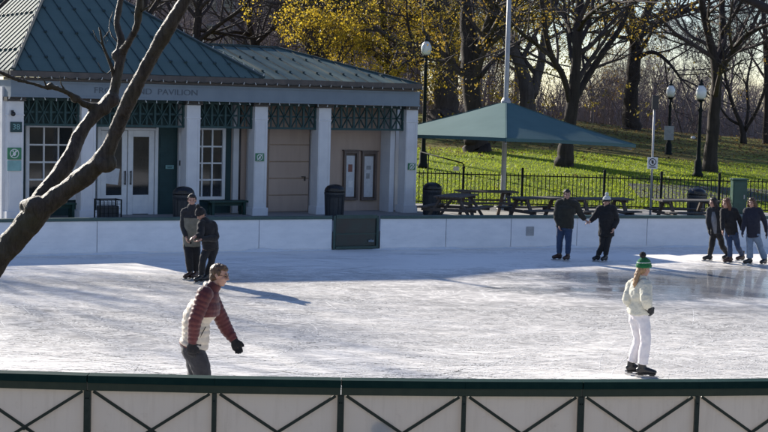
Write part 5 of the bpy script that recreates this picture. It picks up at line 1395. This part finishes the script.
    # ---------------- gloves
    if sp.get('gloves'):
        for s in 'RL':
            gm = MB(); hand(gm, *hands[s], k=k*1.10, curl=sp.get('curl', .6), fat=1.45); d = hands[s][1]; gm.tube([hands[s][0]-d*.055, hands[s][0]+d*.01], [.043, .036], 12)
            part(gm, 'glove', sp['gloves'], .007, 1)
    # ---------------- hair and hats
    hm = MB(); ht = sp['hair']
    if ht == 'receding':
        hm.ell(H(-.040, 0, .040), (.080*k, .084*k, .086*k), HR, 18, 12); hm.ell(H(-.052, 0, -.018), (.058*k, .078*k, .070*k), HR, 16, 10); hm.ell(H(.005, 0, .088), (.060*k, .055*k, .036*k), HR, 12, 8)
        for s in (-1, 1): hm.tube([H(.012, s*.077, .05), H(.014, s*.078, .0), H(.010, s*.074, -.02)], [.014, .011, .006], 6)
    else:
        hm.ell(H(-.026, 0, .042), (.093*k, .084*k, .092*k), HR, 18, 12); hm.ell(H(.036, .004, .088), (.058*k, .072*k, .036*k), HR @ Matrix.Rotation(.35, 3, 'Y'), 14, 9); hm.ell(H(.03, -.02, .108), (.045*k, .04*k, .024*k), HR, 12, 8)
        for s in (-1, 1): hm.tube([H(.014, s*.076, .06), H(.012, s*.080, .02), H(.006, s*.078, -.01)], [.018, .013, .006], 6); hm.ell(H(-.05, 0, -.018), (.062*k, .080*k, .075*k), HR, 16, 10)
        if ht in ('long', 'tail_front'):
            Ln = sp.get('hairlen', .34)
            for s in (-1, 1):
                sw = sp.get('hairswing', V((0, 0, 0)))
                hm.tube(*resample([H(.035, s*.062, .06), H(.012, s*.086, -.03), H(-.015, s*.095, -.12), H(.0, s*.085, -.12-Ln*.5)+V(sw)*.5, H(.03, s*.07, -.12-Ln)+V(sw)], [(.03, .036), (.034, .045), (.04, .05), (.04, .045), (.014, .018)], .03), 10)
            hm.tube(*resample([H(-.07, 0, .0), H(-.095, 0, -.10), H(-.11, 0, -.12-Ln*.6), H(-.10, 0, -.12-Ln)], [(.07, .05), (.085, .045), (.08, .035), (.03, .015)], .03), 12, side=Lf)
        if ht == 'pony':
            hm.tube(*resample([H(-.075, 0, -.02), H(-.105, .0, -.07), H(-.125, .0, -.15), H(-.135, .0, -.24), H(-.12, 0, -.31)], [(.05, .045), (.042, .036), (.042, .034), (.034, .028), (.008, .008)], .03), 12, side=Lf)
    part(hm, 'hair', sp['hairc'], .009, 2, (.020, .03))
    if sp.get('hat'):
        h_ = sp['hat']; m_ = MB(); m_.tube(*resample([H(.0, 0, .028), H(-.006, 0, .075), H(-.012, 0, .120), H(-.016, 0, .152), H(-.018, 0, .168)], [(.095, .113), (.095, .112), (.078, .092), (.045, .052), (.01, .01)], .012), 20, side=Lf)
        o = part(m_, 'hat', h_['c'], .008, 2, (.008, .02))
        m_ = MB(); m_.tube([H(.001, 0, .015), H(-.001, 0, .035), H(-.003, 0, .062)], [(.098, .116), (.104, .121), (.098, .116)], 20, side=Lf); part(m_, 'cuff', h_['cuff'], .008, 1, (.006, .02), o)
        if h_.get('band'): m_ = MB(); m_.tube([H(-.008, 0, .082), H(-.010, 0, .098)], [(.097, .114), (.092, .108)], 20, side=Lf); part(m_, 'band', h_['band'], .008, 1, None, o)
        m_ = MB(); m_.ell(H(-.018+h_.get('px', 0), 0, .195), (.046, .046, .044), None, 14, 10); part(m_, 'pompom', h_['pom'], .008, 1, (.024, .016), o)
    if sp.get('glasses'):
        m_ = MB()
        for s in (-1, 1):
            m_.tube([H(.097, s*.034+.023*math.cos(2*PI*q/14), .004+.019*math.sin(2*PI*q/14)) for q in range(15)], [.0027]*15, 5); m_.tube([H(.096, s*.057, .010), H(.06, s*.077, .010), H(-.005, s*.084, .006)], [.0028]*3, 5)
        m_.tube([H(.099, -.012, .008), H(.101, .012, .008)], [.003]*2, 5); m_.build('glasses', M['glasses'], body)
    return body

person(dict(label='man in a maroon and cream quilted jacket leaning forward as he skates right', foot=(200, 413), k=1.03, g=1.05,
    head=(219.3, 275.2), neck=(211.5, 289, 0), look=(.96, -.16, -.14), face=(1, -.15, 0), up=(.22, 0, 1),
    R_sh=(204.5, 295, -.19), R_el=(195.0, 321, -.27), R_wr=(192.2, 344, -.23), L_sh=(211, 297.5, .17), L_el=(226.0, 328, .25), L_wr=(234.5, 341, .2), L_hand=(.45, -.1, -.85), R_hand=(-.02, 0, -1),
    R_hip=(192.5, 343, -.085), R_kn=(202.5, 374, -.10), R_an=(196, 402, -.10), R_toe=(216, 408, -.1), L_hip=(195.5, 343, .085), L_kn=(196.5, 373, .12), L_an=(188, 400, .14), L_toe=(206, 405, .14),
    quilted=True, bend=-.055, top=dict(ease=.046, hem=.03, flare=1.08), bottom=dict(c='charcoal', ease=.042, wrinkle=(.028, .09)), gloves='black', curl=.75, hair='short', hairc='hair_brown', glasses=True))
person(dict(label='skater in white trousers and cream fleece with a green and white bobble hat', foot=(638, 376.5), k=.96, g=.94,
    head=(643.6, 268.5), neck=(641.5, 278.5), look=(.80, .55, -.10), face=(.8, .6, 0),
    R_sh=(645.4, 285, -.12), R_el=(646.0, 299.5, -.24), R_wr=(649.0, 309, -.16), L_sh=(633.2, 285, .10), L_el=(627.8, 299, .02), L_wr=(634, 309, .16), R_hand=(.4, .5, -.6), L_hand=(.6, .4, -.4),
    R_hip=(643.2, 314, -.06), R_kn=(645.6, 340.5, -.10), R_an=(642.2, 366, -.06), R_toe=(655, 370, -.10), L_hip=(635.6, 314, .06), L_kn=(638.5, 340.5, .08), L_an=(631.5, 364, .12), L_toe=(644, 368, .10),
    top=dict(c='fleece', sleeve='fleece', ease=.052, hem=-.01, wrinkle=(.03, .07), cuffc='black'), bottom=dict(c='white', ease=.016, flare=.012), gloves='black', hair='pony', hairc='hair_blond', hat=dict(c='hatgreen', cuff='hatgreen', band='hatwhite', pom='pomblack', px=-.03)))
cpl = 'pair of skaters on the left'
person(dict(label='bareheaded man in an olive fleece with dark sleeves, skating on the left', foot=(191, 279.5), k=1.0, group=None,
    head=(192.0, 200.2), neck=(191.8, 206.1), look=(.10, -.95, -.12), face=(-.1, -1, 0),
    R_sh=(184.6, 211.6, 0), R_el=(183.2, 226.5, -.03), R_wr=(186.2, 237.5, -.15), L_sh=(199.2, 211.6, .04), L_el=(203.0, 226.0, .06), L_wr=(203.2, 238, -.05),
    R_hip=(188.2, 243, 0), R_kn=(189.2, 258.5, -.08), R_an=(190.2, 273, .0), R_toe=(184.5, 278, -.14), L_hip=(195.2, 243, .03), L_kn=(196.2, 259, .0), L_an=(196.0, 273, .1), L_toe=(191, 278, -.10),
    top=dict(c='olive', sleeve='dark', yoke='dark', ease=.03, hem=.07), bottom=dict(c='leggings', ease=.022), boot=M['boot_brown'], hair='short', hairc='hair_dark', curl=.8))
person(dict(label='woman in a black bobble hat and black jacket looking down at her hands', foot=(203, 283), k=.95, g=.95,
    head=(201.0, 214.5), neck=(204.4, 219.8), look=(-.55, -.62, -.50), face=(-.5, -.8, 0),
    R_sh=(201.2, 223.8, -.10), R_el=(200.2, 235.5, -.26), R_wr=(195.2, 236.5, -.36), L_sh=(213.0, 224.8, .05), L_el=(215.6, 237.5, -.06), L_wr=(200.5, 239.5, -.34), L_hand=(-.8, -.3, -.4), R_hand=(-.8, -.4, -.4),
    R_hip=(207.0, 246, -.02), R_kn=(202.6, 262, -.12), R_an=(201.2, 277, .0), R_toe=(196, 282, -.12), L_hip=(214.0, 246, .04), L_kn=(211.2, 262.5, -.02), L_an=(206.8, 276, .12), L_toe=(202, 281, .0),
    top=dict(c='black', ease=.04, hem=.05), bottom=dict(c='leggings', ease=.014, name='leggings'), hair='short', hairc='hair_dark', hat=dict(c='black', cuff='black', pom='pomblack'), socks=True))
person(dict(label='man in a dark jacket and blue jeans holding a woman by the hand', foot=(561, 260.5), k=1.02, g=1.05,
    head=(567.0, 194.7), neck=(566.6, 199.1), look=(.02, -1, -.05), face=(-.5, -1, 0),
    R_sh=(559.2, 203.1, .05), R_el=(556.8, 216.0, .02), R_wr=(559.0, 226, -.08), L_sh=(574.6, 203.6, -.05), L_el=(580.6, 214.0, .0), L_wr=(585.2, 220.2, -.02), L_hand=(.85, -.1, -.4),
    R_hip=(560.8, 227, .03), R_kn=(559.6, 242, .0), R_an=(559.2, 253, .10), R_toe=(550, 256, -.02), L_hip=(568.2, 227, -.03), L_kn=(568.4, 242, -.12), L_an=(567.8, 254, -.06), L_toe=(561, 259, -.30),
    top=dict(c='brownj', hood='tan', ease=.055, hem=.02, wrinkle=(.03, .12)), bottom=dict(c='jeans', ease=.014), boot=M['boot_brown'], hair='short', hairc='hair_dark', curl=.9))  # pale hood colour stands for the sunlit side of the jacket
person(dict(label='woman in a pale bobble hat and black jacket, holding hands with a man', foot=(600, 261.5), k=.95, g=1.0,
    head=(606.8, 201.7), neck=(607.4, 205.6), look=(-.62, -.75, -.12), face=(-.5, -.8, 0),
    R_sh=(600.4, 208.6, .02), R_el=(594.2, 217.3, .02), R_wr=(589.8, 221.8, -.04), R_hand=(-.85, -.1, -.3), L_sh=(613.2, 208.6, -.06), L_el=(616.6, 220.3, -.06), L_wr=(613.6, 229, -.18),
    R_hip=(603.2, 231, .02), R_kn=(602.2, 245.5, -.06), R_an=(598.0, 255, .04), R_toe=(592, 259, -.12), L_hip=(609.4, 231, -.02), L_kn=(607.0, 246, -.10), L_an=(605.6, 256, -.02), L_toe=(601, 261, -.18),
    top=dict(c='black', ease=.045, hem=.12, flare=1.05), bottom=dict(c='leggings', ease=.014, name='leggings'), hair='short', hairc='hair_dark', hat=dict(c='hatwhite', cuff='pomblack', pom='hatwhite'), curl=.9))
person(dict(label='dark haired skater in a dark jacket with a grey front, beside the auburn haired one', foot=(715, 261.5), k=.95, g=.88,
    head=(713.4, 202.4), neck=(714.4, 206.8), look=(-.85, -.50, -.08), face=(-.8, -.6, 0),
    R_sh=(709.4, 209.7, .06), R_el=(708.0, 221.0, .02), R_wr=(709.0, 230, -.06), L_sh=(719.6, 209.7, -.06), L_el=(722.0, 221.0, -.04), L_wr=(722.6, 229.5, -.02),
    R_hip=(713.4, 231.5, .03), R_kn=(711.6, 246, .0), R_an=(709.6, 256, .05), R_toe=(703, 259, -.02), L_hip=(719.2, 231.5, -.03), L_kn=(722.2, 246, .04), L_an=(727.8, 255, .20), L_toe=(722.5, 258, .08), L_lift=.02,
    top=dict(c='dark', collar=.10, ease=.022, hem=.06, front='greyvest'), bottom=dict(c='leggings', ease=.014), gloves='black', hair='long', hairlen=.07, hairc='hair_dark'))
person(dict(label='skater with long auburn hair and blue jeans, between two others', foot=(730, 263.5), k=.96, g=.90,
    head=(726.4, 203.2), neck=(728.2, 207.6), look=(-.80, -.55, -.12), face=(-.8, -.6, 0),
    R_sh=(723.0, 210.7, .05), R_el=(722.4, 222.5, -.06), R_wr=(722.6, 231, -.18), L_sh=(734.8, 210.7, -.05), L_el=(740.0, 221.0, -.02), L_wr=(742.2, 230.5, -.04),
    R_hip=(728.6, 233, .03), R_kn=(729.8, 247.5, -.06), R_an=(730.0, 258, .0), R_toe=(723.5, 262, -.08), L_hip=(735.2, 233, -.03), L_kn=(738.0, 247, .06), L_an=(742.2, 256, .30), L_toe=(736, 259, .20), L_lift=.03,
    top=dict(c='black', collar=.08, ease=.024, hem=.04), bottom=dict(c='jeans', ease=.008), hair='long', hairlen=.26, hairc='hair_auburn', boot=M['boot_brown'], curl=.9))
person(dict(label='brown haired skater in a navy jacket and light blue jeans, rightmost on the ice', foot=(754, 265), k=.96, g=.93,
    head=(752.2, 202.7), neck=(753.0, 207.2), look=(-.60, -.78, -.14), face=(-.6, -.8, 0),
    R_sh=(746.6, 210.7, .04), R_el=(744.4, 222.5, .0), R_wr=(742.8, 231, -.06), L_sh=(759.4, 210.7, -.04), L_el=(765.0, 222.5, -.02), L_wr=(766.4, 232, -.04),
    R_hip=(750.0, 234.5, .03), R_kn=(749.8, 249, -.04), R_an=(749.8, 259.5, .0), R_toe=(743, 263.5, -.10), L_hip=(757.0, 234.5, -.03), L_kn=(760.6, 249, .02), L_an=(765.0, 259, .10), L_toe=(760, 263, -.04),
    top=dict(c='navy', collar=.08, ease=.032, hem=.07), bottom=dict(c='ljeans', ease=.018, flare=.016), gloves='navy', hair='long', hairlen=.16, hairc='hair_brown'))
